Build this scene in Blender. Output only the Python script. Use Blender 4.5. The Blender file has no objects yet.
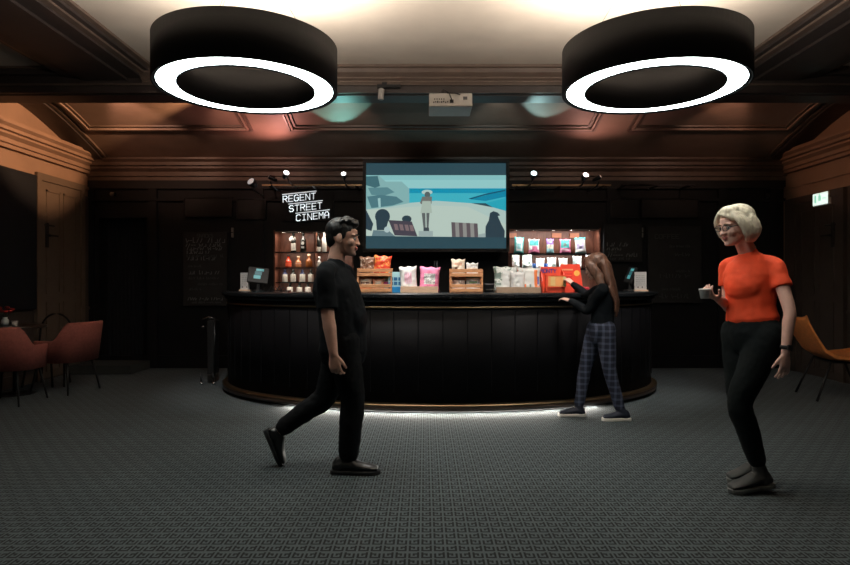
import bpy, bmesh, math, random
import numpy as np
from mathutils import Vector, Matrix, noise
from math import pi, sin, cos, sqrt, radians as R
random.seed(7)
S = bpy.context.scene
COL = S.collection

# ------------------------------------------------------------------ camera, world, exposure
cam_d = bpy.data.cameras.new('camera'); cam = bpy.data.objects.new('camera', cam_d); COL.objects.link(cam)
cam.location = (0, 0, 1.25); cam.rotation_euler = (pi/2, 0, 0)
cam_d.sensor_width = 36; cam_d.lens = 600/850*36; cam_d.clip_start = .05; cam_d.clip_end = 100
S.camera = cam
w = bpy.data.worlds.new('world'); S.world = w; w.use_nodes = True
w.node_tree.nodes['Background'].inputs[0].default_value = (.5, .6, .65, 1)
w.node_tree.nodes['Background'].inputs[1].default_value = 0.01
S.view_settings.view_transform = 'Standard'; S.view_settings.look = 'None'
S.view_settings.exposure = 0.0; S.view_settings.gamma = 1
S.cycles.max_bounces = 6; S.cycles.diffuse_bounces = 4; S.cycles.glossy_bounces = 3
S.cycles.use_denoising = True; S.cycles.sample_clamp_indirect = 4
S.cycles.caustics_reflective = False; S.cycles.caustics_refractive = False

L_DOWN, L_UP = 14.0, 72.0          # luminous rings: below, above
def spot(name, loc, target, power, col, size=40, blend=.3, rad=.03):
    l = bpy.data.lights.new(name, 'SPOT'); o = bpy.data.objects.new(name, l); COL.objects.link(o)
    l.energy = power; l.color = col; l.spot_size = R(size); l.spot_blend = blend; l.shadow_soft_size = rad
    o.location = loc; o.rotation_euler = (Vector(target)-Vector(loc)).to_track_quat('-Z', 'Y').to_euler()
    return o
def area(name, loc, target, power, col, sx, sy):
    l = bpy.data.lights.new(name, 'AREA'); o = bpy.data.objects.new(name, l); COL.objects.link(o)
    l.energy = power; l.color = col; l.shape = 'RECTANGLE'; l.size = sx; l.size_y = sy
    o.location = loc; o.rotation_euler = (Vector(target)-Vector(loc)).to_track_quat('-Z', 'Y').to_euler()
    return o
# colour-washing spots that stand on the rail above the bar (fixtures built below)
spot('spot_light', (-1.98, 8.12, 2.80), (-2.15, 7.2, 3.45), 30, (1, .42, .36), 150, 1)
spot('spot_light', (-1.14, 8.12, 2.80), (-1.10, 7.15, 3.45), 26, (.35, 1, .9), 52, .15)
spot('spot_light', (1.50, 8.12, 2.80), (1.55, 7.0, 3.45), 24, (.6, 1, .98), 46, .15)
spot('spot_light', (2.20, 8.12, 2.80), (2.3, 7.2, 3.4), 14, (1, .5, .42), 150, 1)
# warm downlight behind the cross beam washing the left wall; added spots for cornices, counter goods and woman; floor spots
spot('spot_light', (-2.0, 6.85, 3.36), (-4.92, 7.55, 3.20), 420, (1, .56, .30), 43, .5, .02)
for x, pw, c in ((-3.7, 34, (1, .55, .38)), (-2.4, 30, (1, .55, .42)), (-1.0, 12, (.95, .75, .65)), (.9, 10, (.8, .9, .85)), (2.4, 14, (1, .65, .5)), (3.8, 16, (1, .58, .42))):
    spot('spot_light', (x, 6.85, 3.36), (x, 8.6, 3.17), pw, c, 58, .7, .06)  # added spots behind the beam, brightening the back cornice and cove
spot('spot_light', (2.6, 6.9, 3.35), (5.26, 7.5, 3.25), 40, (1, .5, .3), 50, .5, .02)  # added spot brightening the upper right wall and its cornice
spot('spot_light', (-.44, 6.10, 3.0), (.12, 5.25, 0), 190, (1, .96, .9), 70, 1, .05)  # fill for the floor before the bar, added at the track spotlight
spot('spot_light', (.3, 2.3, 3.40), (1.9, 3.65, 1.45), 55, (1, .95, .9), 26, .8, .06)  # unseen spot added only to brighten the woman in orange
for x in (-1.7, -.2, 1.3, 2.2): spot('spot_light', (x*1.1+.1, 4.9, 3.40), (x, 6.3, 1.2), 160, (1, .94, .88), 46, .7, .05)  # unseen spots added to lift the goods on the bar
spot('spot_light', (2.95, 6.9, 3.4), (2.72, 6.75, 0), 60, (1, .92, .8), 26, .9, .05)

# ------------------------------------------------------------------ materials
_mc = {}
def mat(name, col, rough=.6, metal=0, emis=0, nscale=0, namt=.0, bump=0, bscale=None, spec=None, ecol=None, trans=0, alpha=None, stretch=(1,1,1), coat=0):
    if name in _mc: return _mc[name]
    m = bpy.data.materials.new(name); m.use_nodes = True; nt = m.node_tree; b = nt.nodes['Principled BSDF']
    b.inputs['Base Color'].default_value = (*col, 1); b.inputs['Roughness'].default_value = rough; b.inputs['Metallic'].default_value = metal
    if spec is not None: b.inputs['Specular IOR Level'].default_value = spec
    if trans: b.inputs['Transmission Weight'].default_value = trans
    if coat: b.inputs['Coat Weight'].default_value = coat
    if emis:
        b.inputs['Emission Color'].default_value = (*(ecol or col), 1); b.inputs['Emission Strength'].default_value = emis
    tc = nt.nodes.new('ShaderNodeTexCoord'); mp = nt.nodes.new('ShaderNodeMapping'); mp.inputs['Scale'].default_value = stretch
    nt.links.new(tc.outputs['Object'], mp.inputs[0])
    n = nt.nodes.new('ShaderNodeTexNoise'); n.inputs['Scale'].default_value = nscale or 12; n.inputs['Detail'].default_value = 4
    nt.links.new(mp.outputs[0], n.inputs['Vector'])
    a = namt or .06
    r = nt.nodes.new('ShaderNodeValToRGB'); r.color_ramp.elements[0].position = .3; r.color_ramp.elements[1].position = .7
    r.color_ramp.elements[0].color = (*[c*(1-a) for c in col], 1); r.color_ramp.elements[1].color = (*[min(1, c*(1+a)) for c in col], 1)
    nt.links.new(n.outputs[0], r.inputs[0]); nt.links.new(r.outputs[0], b.inputs['Base Color'])
    if bump:
        n2 = nt.nodes.new('ShaderNodeTexNoise'); n2.inputs['Scale'].default_value = bscale or 60; n2.inputs['Detail'].default_value = 3
        nt.links.new(mp.outputs[0], n2.inputs['Vector'])
        bp = nt.nodes.new('ShaderNodeBump'); bp.inputs['Strength'].default_value = bump; bp.inputs['Distance'].default_value = .01
        nt.links.new(n2.outputs[0], bp.inputs['Height']); nt.links.new(bp.outputs[0], b.inputs['Normal'])
    _mc[name] = m; return m
def carpet():
    m = bpy.data.materials.new('fret_carpet'); m.use_nodes = True; nt = m.node_tree; b = nt.nodes['Principled BSDF']
    A = ['11111', '00000', '01110', '01010', '00010', '01111']
    rows = ['1'+a+'1'+a[::-1] for a in A]; rows = rows + [r[6:]+r[:6] for r in rows]
    masks = [sum((1 << i) for i, c in enumerate(r) if c == '1') for r in rows]
    def M(op, a, bb=None, c=None):
        n = nt.nodes.new('ShaderNodeMath'); n.operation = op
        for i, v in enumerate((a, bb, c)):
            if v is None: continue
            if isinstance(v, (int, float)): n.inputs[i].default_value = v
            else: nt.links.new(v, n.inputs[i])
        return n.outputs[0]
    tc = nt.nodes.new('ShaderNodeTexCoord'); sp = nt.nodes.new('ShaderNodeSeparateXYZ'); nt.links.new(tc.outputs['Object'], sp.inputs[0])
    k = 12/.118
    u = M('FLOOR', M('FLOORED_MODULO', M('MULTIPLY', M('ADD', sp.outputs[0], 50), k), 12))
    v = M('FLOOR', M('FLOORED_MODULO', M('MULTIPLY', M('ADD', sp.outputs[1], 50), 12/.14), 12))
    acc = 0.0
    for i, mk in enumerate(masks):
        acc = M('MULTIPLY_ADD', M('COMPARE', v, i, .1), mk, acc)
    bit = M('FLOORED_MODULO', M('FLOOR', M('DIVIDE', acc, M('POWER', 2.0, u))), 2)
    n = nt.nodes.new('ShaderNodeTexNoise'); n.inputs['Scale'].default_value = 300; nt.links.new(tc.outputs['Object'], n.inputs['Vector'])
    n3 = nt.nodes.new('ShaderNodeTexNoise'); n3.inputs['Scale'].default_value = 2.2; n3.inputs['Detail'].default_value = 3; nt.links.new(tc.outputs['Object'], n3.inputs['Vector'])
    mx = nt.nodes.new('ShaderNodeMix'); mx.data_type = 'RGBA'
    mx.inputs[6].default_value = (.0035, .005, .006, 1); mx.inputs[7].default_value = (.080, .103, .112, 1)
    nt.links.new(bit, mx.inputs[0])
    mul = nt.nodes.new('ShaderNodeVectorMath'); mul.operation = 'SCALE'; nt.links.new(mx.outputs[2], mul.inputs[0])
    nt.links.new(M('MULTIPLY', M('ADD', M('MULTIPLY', n.outputs[0], .8), .6), M('ADD', M('MULTIPLY', n3.outputs[0], .4), .8)), mul.inputs['Scale'])
    nt.links.new(mul.outputs[0], b.inputs['Base Color'])
    b.inputs['Roughness'].default_value = .95; b.inputs['Specular IOR Level'].default_value = .15
    b.inputs['Sheen Weight'].default_value = .12
    return m
def plaid():
    m = bpy.data.materials.new('plaid_cloth'); m.use_nodes = True; nt = m.node_tree; b = nt.nodes['Principled BSDF']
    tc = nt.nodes.new('ShaderNodeTexCoord'); prev = None
    for ax in 'XZ':
        wv = nt.nodes.new('ShaderNodeTexWave'); wv.bands_direction = ax; wv.inputs['Scale'].default_value = 5.6; nt.links.new(tc.outputs['Object'], wv.inputs[0])
        r = nt.nodes.new('ShaderNodeValToRGB'); r.color_ramp.elements[0].position = .62; r.color_ramp.elements[1].position = .8
        r.color_ramp.elements[0].color = (0, 0, 0, 1); r.color_ramp.elements[1].color = (1, 1, 1, 1); nt.links.new(wv.outputs[0], r.inputs[0])
        if prev is None: prev = r.outputs[0]
        else:
            a = nt.nodes.new('ShaderNodeMath'); a.operation = 'ADD'; nt.links.new(prev, a.inputs[0]); nt.links.new(r.outputs[0], a.inputs[1])
            h = nt.nodes.new('ShaderNodeMath'); h.operation = 'MULTIPLY'; h.inputs[1].default_value = .5; nt.links.new(a.outputs[0], h.inputs[0]); prev = h.outputs[0]
    mx = nt.nodes.new('ShaderNodeMix'); mx.data_type = 'RGBA'; mx.inputs[6].default_value = (.012, .015, .032, 1); mx.inputs[7].default_value = (.085, .10, .16, 1)
    nt.links.new(prev, mx.inputs[0]); nt.links.new(mx.outputs[2], b.inputs['Base Color']); b.inputs['Roughness'].default_value = .85
    return m
M = dict(
 carpet=carpet(), plaid=plaid(),
 ceil=mat('cream_ceiling_paint', (.62, .54, .45), .7, nscale=3, bump=.05),
 cove=mat('buff_plaster', (.30, .205, .155), .6, nscale=4, namt=.1),
 trim=mat('brown_moulding_paint', (.15, .105, .08), .45, nscale=9, namt=.12),
 beam=mat('shade_darkened_beam_paint', (.055, .042, .037), .5, nscale=9, namt=.12),  # shadow on the beams is put into this darker brown
 wallb=mat('buff_wall_paint', (.30, .19, .13), .6, nscale=3, namt=.1),
 walld=mat('brown_panel_paint', (.06, .045, .037), .5, nscale=3, namt=.1),
 black=mat('black_wall_paint', (.0065, .0075, .0092), .6, spec=.3, nscale=4, namt=.2),
 black2=mat('black_recess_paint', (.0035, .0035, .004), .6),
 gloss=mat('black_lacquer', (.0045, .0045, .0055), .6, spec=.1, nscale=3, namt=.3),
 top=mat('dark_worktop', (.012, .014, .016), .25),
 brass=mat('brass_strip', (.30, .21, .12), .35, 1),
 brown=mat('dark_walnut', (.045, .025, .016), .35, nscale=10, namt=.3, stretch=(1, 1, 6)),
 chrome=mat('chrome', (.7, .7, .7), .2, 1),
 steel=mat('dark_steel', (.06, .06, .065), .35, 1),
 lampk=mat('black_lamp_metal', (.006, .006, .007), .6, spec=.12, nscale=3),
 ring=mat('lit_diffuser', (1, 1, 1), .5, emis=L_DOWN, ecol=(.86, 1, .99)),
 ringup=mat('uplight_diffuser', (1, 1, 1), .5, emis=L_UP, ecol=(1, .90, .80)),
 white=mat('white_plastic', (.75, .75, .73), .4),
 offw=mat('off_white_housing', (.55, .53, .5), .4),
 chalk=mat('chalk_marks', (.19, .195, .2), .9),
 chalk2=mat('faint_chalk_marks', (.07, .073, .076), .9),
 wood=mat('pine_crate_wood', (.62, .30, .14), .55, nscale=14, namt=.25, stretch=(1, 4, 8)),
 pale=mat('pale_tray_wood', (.80, .55, .38), .55, nscale=14, namt=.15, stretch=(1, 4, 8)),
 tan=mat('tan_cardboard', (.42, .29, .2), .7, nscale=20, namt=.1),
 nichew=mat('reddish_wood_panel', (.17, .06, .035), .45, nscale=8, namt=.35, stretch=(4, 1, 1)),
 glass=mat('clear_shelf_glass', (.85, .95, .93), .05, trans=.9),
 pink_up=mat('rust_pink_velvet', (.36, .105, .082), .8, nscale=40, namt=.15, bump=.15, bscale=200),
 must=mat('mustard_leather', (.90, .30, .085), .45, nscale=30, namt=.1),
 skin=mat('light_skin', (.78, .44, .33), .5, nscale=30, namt=.05),
 skin2=mat('pale_skin', (.82, .50, .40), .5, nscale=30, namt=.05),
 lip=mat('lip_colour', (.45, .14, .12), .4),
 hair_k=mat('black_hair', (.008, .007, .007), .45, nscale=60, namt=.4, bump=.5, bscale=90, stretch=(1, 1, .2)),
 hair_b=mat('blonde_hair', (.88, .74, .56), .45, nscale=60, namt=.25, bump=.5, bscale=90, stretch=(1, 1, .15)),
 hair_n=mat('brown_hair', (.12, .055, .034), .45, nscale=50, namt=.4, bump=.6, bscale=90, stretch=(1, 1, .15)),
 tee_k=mat('black_tee_cloth', (.0045, .0065, .009), .9, spec=.2, nscale=30, namt=.1, bump=.2, bscale=30),
 jean_k=mat('black_trouser_cloth', (.0045, .0055, .007), .85, spec=.2, nscale=30, namt=.1, bump=.2, bscale=30),
 jean_g=mat('charcoal_trouser_cloth', (.0055, .009, .010), .85, spec=.2, nscale=30, namt=.1, bump=.2, bscale=30),
 tee_o=mat('orange_tee_cloth', (.92, .085, .022), .8, nscale=20, namt=.06, bump=.2, bscale=25),
 eye=mat('eye_white', (.7, .68, .65), .2), iris=mat('dark_iris', (.02, .015, .01), .2),
 shoe_k=mat('black_shoe_leather', (.012, .013, .014), .4), sole_k=mat('black_rubber', (.01, .011, .012), .7),
 shoe_g=mat('grey_shoe_suede', (.05, .053, .052), .7), sole_g=mat('grey_rubber', (.13, .14, .135), .6),
 shoe_n=mat('navy_shoe_cloth', (.012, .015, .03), .7), sole_w=mat('white_rubber', (.72, .66, .6), .6),
)
def paint(r, g, b, rough=.45):
    return mat('paint_%d_%d_%d' % (r*100, g*100, b*100), (r, g, b), rough)
def printed(name, base, ink, scale, cut):
    m = mat(name, base, .4); nt = m.node_tree; b = nt.nodes['Principled BSDF']
    tc = nt.nodes.new('ShaderNodeTexCoord'); v = nt.nodes.new('ShaderNodeTexNoise'); v.inputs['Scale'].default_value = scale; v.inputs['Detail'].default_value = 5; v.inputs['Distortion'].default_value = 1.2
    r = nt.nodes.new('ShaderNodeValToRGB'); r.color_ramp.elements[0].position = cut; r.color_ramp.elements[1].position = cut+.04
    r.color_ramp.elements[0].color = (*base, 1); r.color_ramp.elements[1].color = (*ink, 1)
    nt.links.new(tc.outputs['Object'], v.inputs['Vector']); nt.links.new(v.outputs[0], r.inputs[0]); nt.links.new(r.outputs[0], b.inputs['Base Color']); return m
PR1 = printed('leafy_print', (.78, .8, .76), (.16, .24, .19), 16, .54); PR2 = printed('speckled_print', (.84, .83, .78), (.22, .3, .28), 28, .58); PR3 = printed('fruity_print', (.85, .84, .8), (.75, .25, .15), 14, .62)
PR4 = printed('brown_print', (.2, .09, .05), (.6, .45, .35), 26, .56); PR5 = printed('fiery_print', (.75, .07, .03), (.95, .35, .08), 20, .52)
def glow(name, c, s): return mat(name, c, .4, emis=s, ecol=c)

# ------------------------------------------------------------------ mesh helpers
class MB:
    def __init__(s): s.bm = bmesh.new(); s.mats = []; s.T = Matrix()
    def mi(s, m):
        if m not in s.mats: s.mats.append(m)
        return s.mats.index(m)
    def v(s, p): return s.bm.verts.new(s.T @ Vector(p))
    def f(s, vs, m, smooth=False):
        try: f = s.bm.faces.new(vs)
        except ValueError: return
        f.material_index = s.mi(m); f.smooth = smooth
    def box(s, a, b, m, rz=0, rx=0, bev=0):
        c = (Vector(a)+Vector(b))/2; h = (Vector(b)-Vector(a))/2
        Rm = Matrix.Rotation(rz, 3, 'Z') @ Matrix.Rotation(rx, 3, 'X')
        n0 = len(s.bm.verts)
        vs = [s.v(c + Rm @ Vector((x*h.x, y*h.y, z*h.z))) for z in (-1, 1) for x, y in ((-1, -1), (1, -1), (1, 1), (-1, 1))]
        fs = []
        for q in ((3, 2, 1, 0), (4, 5, 6, 7), (0, 1, 5, 4), (1, 2, 6, 5), (2, 3, 7, 6), (3, 0, 4, 7)): s.f([vs[i] for i in q], m)
        if bev:
            es = list({e for v in vs for e in v.link_edges})
            r = bmesh.ops.bevel(s.bm, geom=es, offset=bev, segments=2, affect='EDGES', profile=.5)
        return s
    def rings(s, rs, m, smooth=True, cap=True, closed=True):
        """rs: list of point rings (equal length)"""
        vr = [[s.v(p) for p in r] for r in rs]; n = len(vr[0])
        for a, b in zip(vr, vr[1:]):
            for i in range(n if closed else n-1):
                j = (i+1) % n; s.f([a[i], a[j], b[j], b[i]], m, smooth)
        if cap: s.f(vr[0][::-1], m); s.f(vr[-1], m)
        return s
    def lathe(s, prof, m, c=(0, 0, 0), n=20, cap=True, axis='Z'):
        rs = []
        for r, z in prof:
            ring = []
            for i in range(n):
                a = 2*pi*i/n; p = Vector((r*cos(a), r*sin(a), z))
                if axis == 'Y': p = Vector((p.x, -p.z, p.y))
                if axis == 'X': p = Vector((p.z, p.x, p.y))
                ring.append(Vector(c)+p)
            rs.append(ring)
        return s.rings(rs, m, True, cap)
    def tube(s, pts, r, m, n=8):
        pts = [Vector(p) for p in pts]; rr = r if isinstance(r, (list, tuple)) else [r]*len(pts)
        rs = []; ref = None
        for i, p in enumerate(pts):
            d = (pts[min(i+1, len(pts)-1)]-pts[max(i-1, 0)]).normalized()
            if ref is None: ref = Vector((0, 0, 1)) if abs(d.z) < .9 else Vector((1, 0, 0))
            u = d.cross(ref).normalized(); v = d.cross(u); ref = -v if False else ref
            rs.append([p+u*rr[i]*cos(2*pi*k/n)+v*rr[i]*sin(2*pi*k/n) for k in range(n)])
        return s.rings(rs, m)
    def extr(s, poly, depth, m, plane='XZ', off=0):
        """poly 2D -> prism; plane XZ extrudes along +Y, YZ extrudes along X"""
        def P(p, t): return (p[0], off+t, p[1]) if plane == 'XZ' else ((off+t, p[0], p[1]) if plane == 'YZ' else (p[0], p[1], off+t))
        a = [s.v(P(p, 0)) for p in poly]; b = [s.v(P(p, depth)) for p in poly]; n = len(a)
        for i in range(n): j = (i+1) % n; s.f([a[i], a[j], b[j], b[i]], m)
        s.f(a[::-1], m); s.f(b, m); return s
    def seg(s, p, q, w, t, m):
        """flat stroke in XZ plane at p.y, thickness t along -Y"""
        p = Vector(p); q = Vector(q); d = q-p
        if d.length < 1e-6: return
        d.normalize(); nrm = Vector((-d.z, 0, d.x))*w/2; e = d*w*.4
        vs = []
        for y in (0, -t):
            for a in (p-e-nrm, q+e-nrm, q+e+nrm, p-e+nrm): vs.append(s.v(a+Vector((0, y, 0))))
        for f in ((0, 1, 2, 3), (7, 6, 5, 4), (0, 4, 5, 1), (1, 5, 6, 2), (2, 6, 7, 3), (3, 7, 4, 0)): s.f([vs[i] for i in f], m)
    def build(s, name, parent=None, loc=None, **kw):
        bmesh.ops.recalc_face_normals(s.bm, faces=s.bm.faces)
        me = bpy.data.meshes.new(name); s.bm.to_mesh(me); s.bm.free()
        for m in s.mats: me.materials.append(m)
        o = bpy.data.objects.new(name, me); COL.objects.link(o)
        if parent: o.parent = parent
        if loc: o.location = loc
        for k, v in kw.items(): o[k] = v
        return o
def thing(name, label, cat, loc=(0, 0, 0), rz=0, group=None):
    o = bpy.data.objects.new(name, None); COL.objects.link(o); o.empty_display_size = .1
    o.location = loc; o.rotation_euler = (0, 0, rz); o['label'] = label; o['category'] = cat
    if group: o['group'] = group
    return o
def tag(o, label, cat, group=None):
    o['label'] = label; o['category'] = cat
    if group: o['group'] = group
    return o
def struct(mb, name, parent=None):
    o = mb.build(name, parent)
    if not parent: o['kind'] = 'structure'
    return o

# stroke letters on a 4 x 6 grid
G = {'A': [[(0,0),(0,4),(1,6),(3,6),(4,4),(4,0)],[(0,2.6),(4,2.6)]], 'C': [[(4,5),(3,6),(1,6),(0,5),(0,1),(1,0),(3,0),(4,1)]],
 'E': [[(4,6),(0,6),(0,0),(4,0)],[(0,3),(3.4,3)]], 'F': [[(4,6),(0,6),(0,0)],[(0,3),(3,3)]],
 'G': [[(4,5),(3,6),(1,6),(0,5),(0,1),(1,0),(3,0),(4,1),(4,3),(2.2,3)]], 'I': [[(.5,6),(3.5,6)],[(2,6),(2,0)],[(.5,0),(3.5,0)]],
 'M': [[(0,0),(0,6),(2,3),(4,6),(4,0)]], 'N': [[(0,0),(0,6),(4,0),(4,6)]], 'O': [[(1,0),(0,1),(0,5),(1,6),(3,6),(4,5),(4,1),(3,0),(1,0)]],
 'R': [[(0,0),(0,6),(3,6),(4,5),(4,4),(3,3),(0,3)],[(2,3),(4,0)]], 'S': [[(4,5),(3,6),(1,6),(0,5),(0,4),(1,3),(3,3),(4,2),(4,1),(3,0),(1,0),(0,1)]],
 'T': [[(0,6),(4,6)],[(2,6),(2,0)]], 'Y': [[(0,6),(2,3),(4,6)],[(2,3),(2,0)]], 'K': [[(0,0),(0,6)],[(4,6),(0,3),(4,0)]], 'X': [[(0,0),(4,6)],[(0,6),(4,0)]]}
def write(mb, txt, x, y, z, cw, ch, gap, wd, t, m, shear=0):
    for i, c in enumerate(txt):
        x0 = x+i*(cw+gap)
        for pl in G.get(c, []):
            for a, b in zip(pl, pl[1:]):
                P = lambda q: (x0+q[0]/4*cw, y, z+q[1]/6*ch+(x0+q[0]/4*cw-x)*shear)
                mb.seg(P(a), P(b), wd, t, m)
def scribble(mb, x0, x1, y, z, h, wd, m, dens=1.0, t=.002):
    """one line of illegible handwriting"""
    x = x0
    while x < x1:
        n = random.randint(3, 7)
        for _ in range(n):
            if x > x1: break
            st = random.choice([[(0,0),(.5,1)],[(0,1),(.3,0),(.8,.6)],[(.1,0),(.1,1)],[(0,.5),(.7,.5)],[(0,0),(.7,0),(.7,.8)],[(0,1.3),(0,0),(.5,0)]])
            for a, b in zip(st, st[1:]): mb.seg((x+a[0]*h*.7, y, z+a[1]*h*.8), (x+b[0]*h*.7, y, z+b[1]*h*.8), wd, t, m)
            x += h*.75/dens
        x += h*.8

CX = .17   # axis of the room
# ------------------------------------------------------------------ SETTING
X0, X1, YB, YF, ZC = -4.92, 5.26, 8.8, -3.0, 3.45
b = MB(); b.box((X0-.3, YF-.2, -.1), (X1+.3, YB+1.2, 0), M['carpet']); struct(b, 'floor')
b = MB(); b.box((X0-.3, YF-.2, 3.62), (X1+.3, YB+1.2, 3.72), M['ceil'])
struct(b, 'ceiling')
# flat cream ceiling field between the long beams
XL, XR = CX-3.08, CX+3.08
b = MB(); b.box((XL, YF, ZC), (XR, 6.2, 3.62), M['ceil']); struct(b, 'ceiling.001')
for sx in (-1, 1):
    xa, xb = sorted((CX+sx*3.86, CX+sx*5.1))
    b = MB(); b.box((xa, YF, ZC), (xb, 6.2, 3.62), M['ceil']); struct(b, 'ceiling.002')
# long beams (along Y) with stepped mouldings
k = 1
for sx in (-1, 1):
    b = MB(); xa, xb = sorted((CX+sx*3.08, CX+sx*3.86)); b.box((xa, YF, 3.36), (xb, 6.2, 3.62), M['beam'])
    b.box((xa+.16, YF, 3.335), (xb-.16, 6.2, 3.36), M['beam'])
    for i, (off, zz, dd) in enumerate(((0, 3.425, .16), (.0, 3.40, .11), (0, 3.38, .06))):
        for s2, xe in ((-1, xa), (1, xb)):
            b.box((min(xe, xe+s2*dd), YF, zz), (max(xe, xe+s2*dd), 6.2, zz+.028), M['trim'] if i != 1 else M['beam'])
    struct(b, 'trim_%d' % k); k += 1
# cross members of the side panels nearer to the camera
b = MB()
for sx in (-1, 1):
    xa, xb = sorted((CX+sx*3.86, CX+sx*5.1))
    b.box((xa, 6.13, 3.38), (xb, 6.2, 3.45), M['beam']); b.box((xa, 6.09, 3.43), (xb, 6.13, 3.45), M['trim'])
struct(b, 'trim_%d' % k); k += 1
# cross beam with crown moulding on its front face
b = MB(); b.box((X0, 6.2, 3.21), (X1, 6.55, 3.62), M['beam'])
prof = [(6.2, 3.30), (6.165, 3.305), (6.165, 3.325), (6.14, 3.34), (6.14, 3.355), (6.09, 3.385), (6.07, 3.42), (6.04, 3.425), (6.04, 3.45), (6.2, 3.45)]
b.extr([(p[0], p[1]) for p in prof], XR-XL, M['trim'], 'YZ', XL)
b.box((X0, 6.175, 3.285), (X1, 6.2, 3.30), M['trim'])
b.box((X0, 6.26, 3.20), (X1, 6.49, 3.21), M['beam'])
struct(b, 'trim_%d' % k); k += 1
# bay ceiling behind the beam and the cove down to the back wall
b = MB(); b.box((X0, 6.55, 3.47), (X1, 7.25, 3.62), M['cove'])
cv = [(7.25-.0 + 1.38*(t/12), 3.47-.40*(1-sqrt(max(0, 1-(t/12)**2*.97)))/(1-sqrt(.03))*1.0) for t in range(13)]
cv = [(7.25+1.38*(t/12.), 3.47-.42*((t/12.)**1.25)) for t in range(13)]
b.extr(cv + [(8.63, 3.62), (7.25, 3.62)], X1-X0, M['cove'], 'YZ', X0)
struct(b, 'ceiling.003')
def cvz(y):
    t = max(0, (y-7.25)/1.38); return 3.47-.42*t**1.25
def strip_on_cove(mb, x0, y0, x1, y1, w, h, m, n=8):
    """raised moulding on the cove between two plan points"""
    d = Vector((x1-x0, y1-y0)); d.normalize(); nn = Vector((-d.y, d.x))*w/2
    rs = []
    for i in range(n+1):
        t = i/n; x = x0+(x1-x0)*t; y = y0+(y1-y0)*t
        a = (x-nn.x, y-nn.y); c = (x+nn.x, y+nn.y)
        rs.append([(a[0], a[1], cvz(a[1])+.01), (c[0], c[1], cvz(c[1])+.01), (c[0], c[1], cvz(c[1])-h), (a[0], a[1], cvz(a[1])-h)])
    mb.rings(rs, m, False)
for (xa, xb) in ((X0+.42, CX-2.47), (CX-1.97, CX+2.08), (CX+2.53, X1-.42)):
    b = MB()
    for o_, h_, m_ in ((0, .022, 'trim'), (.045, .034, 'cove'), (.09, .018, 'trim')):
        ye = 7.98-o_; 
        strip_on_cove(b, xa+o_, 6.6, xa+o_, ye, .028, h_, M[m_], 12); strip_on_cove(b, xb-o_, 6.6, xb-o_, ye, .028, h_, M[m_], 12)
        strip_on_cove(b, xa+o_, ye, xb-o_, ye, .03, h_, M[m_], 1)
    struct(b, 'trim_%d' % k); k += 1
for sx, xa, xb in ((-1, X0, X0+.30), (1, X1-.30, X1)):     # broad dark ribs where the cove dies into the side walls
    b = MB(); strip_on_cove(b, (xa+xb)/2, 6.55, (xa+xb)/2, 8.62, .30, .05, M['beam'], 14); strip_on_cove(b, (xa+xb)/2-sx*.19, 6.55, (xa+xb)/2-sx*.19, 8.62, .04, .03, M['trim'], 14)
    struct(b, 'trim_%d' % k); k += 1
# cornice profile (dist from wall, z)
cor = [(0, 2.74), (.05, 2.74), (.05, 2.79), (.08, 2.80), (.08, 2.86), (.13, 2.90), (.13, 2.93), (.17, 2.94), (.17, 2.985), (.21, 3.02), (.21, 3.045), (.17, 3.06), (.17, 3.09), (0, 3.09)]
b = MB(); b.extr([(YB-d, z) for d, z in cor], X1-X0, M['trim'], 'YZ', X0); struct(b, 'trim_%d' % k); k += 1
for xw, sg in ((X0, 1), (X1, -1)):
    b = MB(); b.extr([(xw+sg*d, 3.12-(3.09-z)*.84) for d, z in cor], YB-YF, M['wallb'], 'XZ', YF); struct(b, 'trim_%d' % k); k += 1
# side walls
for nm, xa, xb in (('wall_left', X0-.3, X0), ('wall_right', X1, X1+.3)):
    b = MB(); b.box((xa, YF, 0), (xb, YB+1.2, 3.62), M['wallb']); struct(b, nm)
b = MB(); b.box((X0-.3, YF-.2, 0), (X1+.3, YF, 3.62), M['walld']); struct(b, 'wall_front')
# dado / lower panelling on left and right walls, picture rail
for nm, xw, sg in (('wall_left_panelling', X0, 1), ('wall_right_panelling', X1, -1)):
    b = MB()
    def bb(d0, y0, z0, d1, y1, z1, m): b.box((min(xw+sg*d0, xw+sg*d1), y0, z0), (max(xw+sg*d0, xw+sg*d1), y1, z1), m)
    bb(0, YF, 0, .03, 8.76, .14, M['walld']); bb(0, YF, 2.60, .02, 8.76, 2.64, M['wallb'])
    bb(0, YF, .14, .012, 8.76, .86, M['walld']); bb(0, YF, .86, .03, 8.76, .90, M['walld'])
    if sg < 0: bb(0, YF, .9, .01, 8.76, 2.45, M['walld'])
    else: bb(0, YF, .9, .008, 8.76, 2.5, M['walld'])
    o = struct(b, nm)
# back wall: black, pierced by two lit niches and a doorway
NL = (-2.22, -1.05, 1.02, 2.02); NR = (1.22, 2.58, 1.02, 2.05); DW = (-4.78, -4.08, 0, 2.20)
b = MB()
xs = [X0-.3, DW[0], DW[1], NL[0], NL[1], NR[0], NR[1], X1+.3]
for i in range(7):
    a, c = xs[i], xs[i+1]
    hole = {1: DW, 3: NL, 5: NR}.get(i)
    if hole:
        if hole[2] > 0: b.box((a, YB, 0), (c, YB+.35, hole[2]), M['black'])
        b.box((a, YB, hole[3]), (c, YB+.35, 3.62), M['black'])
    else: b.box((a, YB, 0), (c, YB+.35, 3.62), M['black'])
b.box((X0-.3, YB+1.0, 0), (X1+.3, YB+1.1, 3.62), M['black2'])
struct(b, 'wall_back')
b = MB()   # black pilasters and panel frames on the back wall
for x in (-4.9, -3.98, -2.42, 2.72, 4.35, 5.1): b.box((x-.06, YB-.04, 0), (x+.06, YB, 2.74), M['black'])
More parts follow.
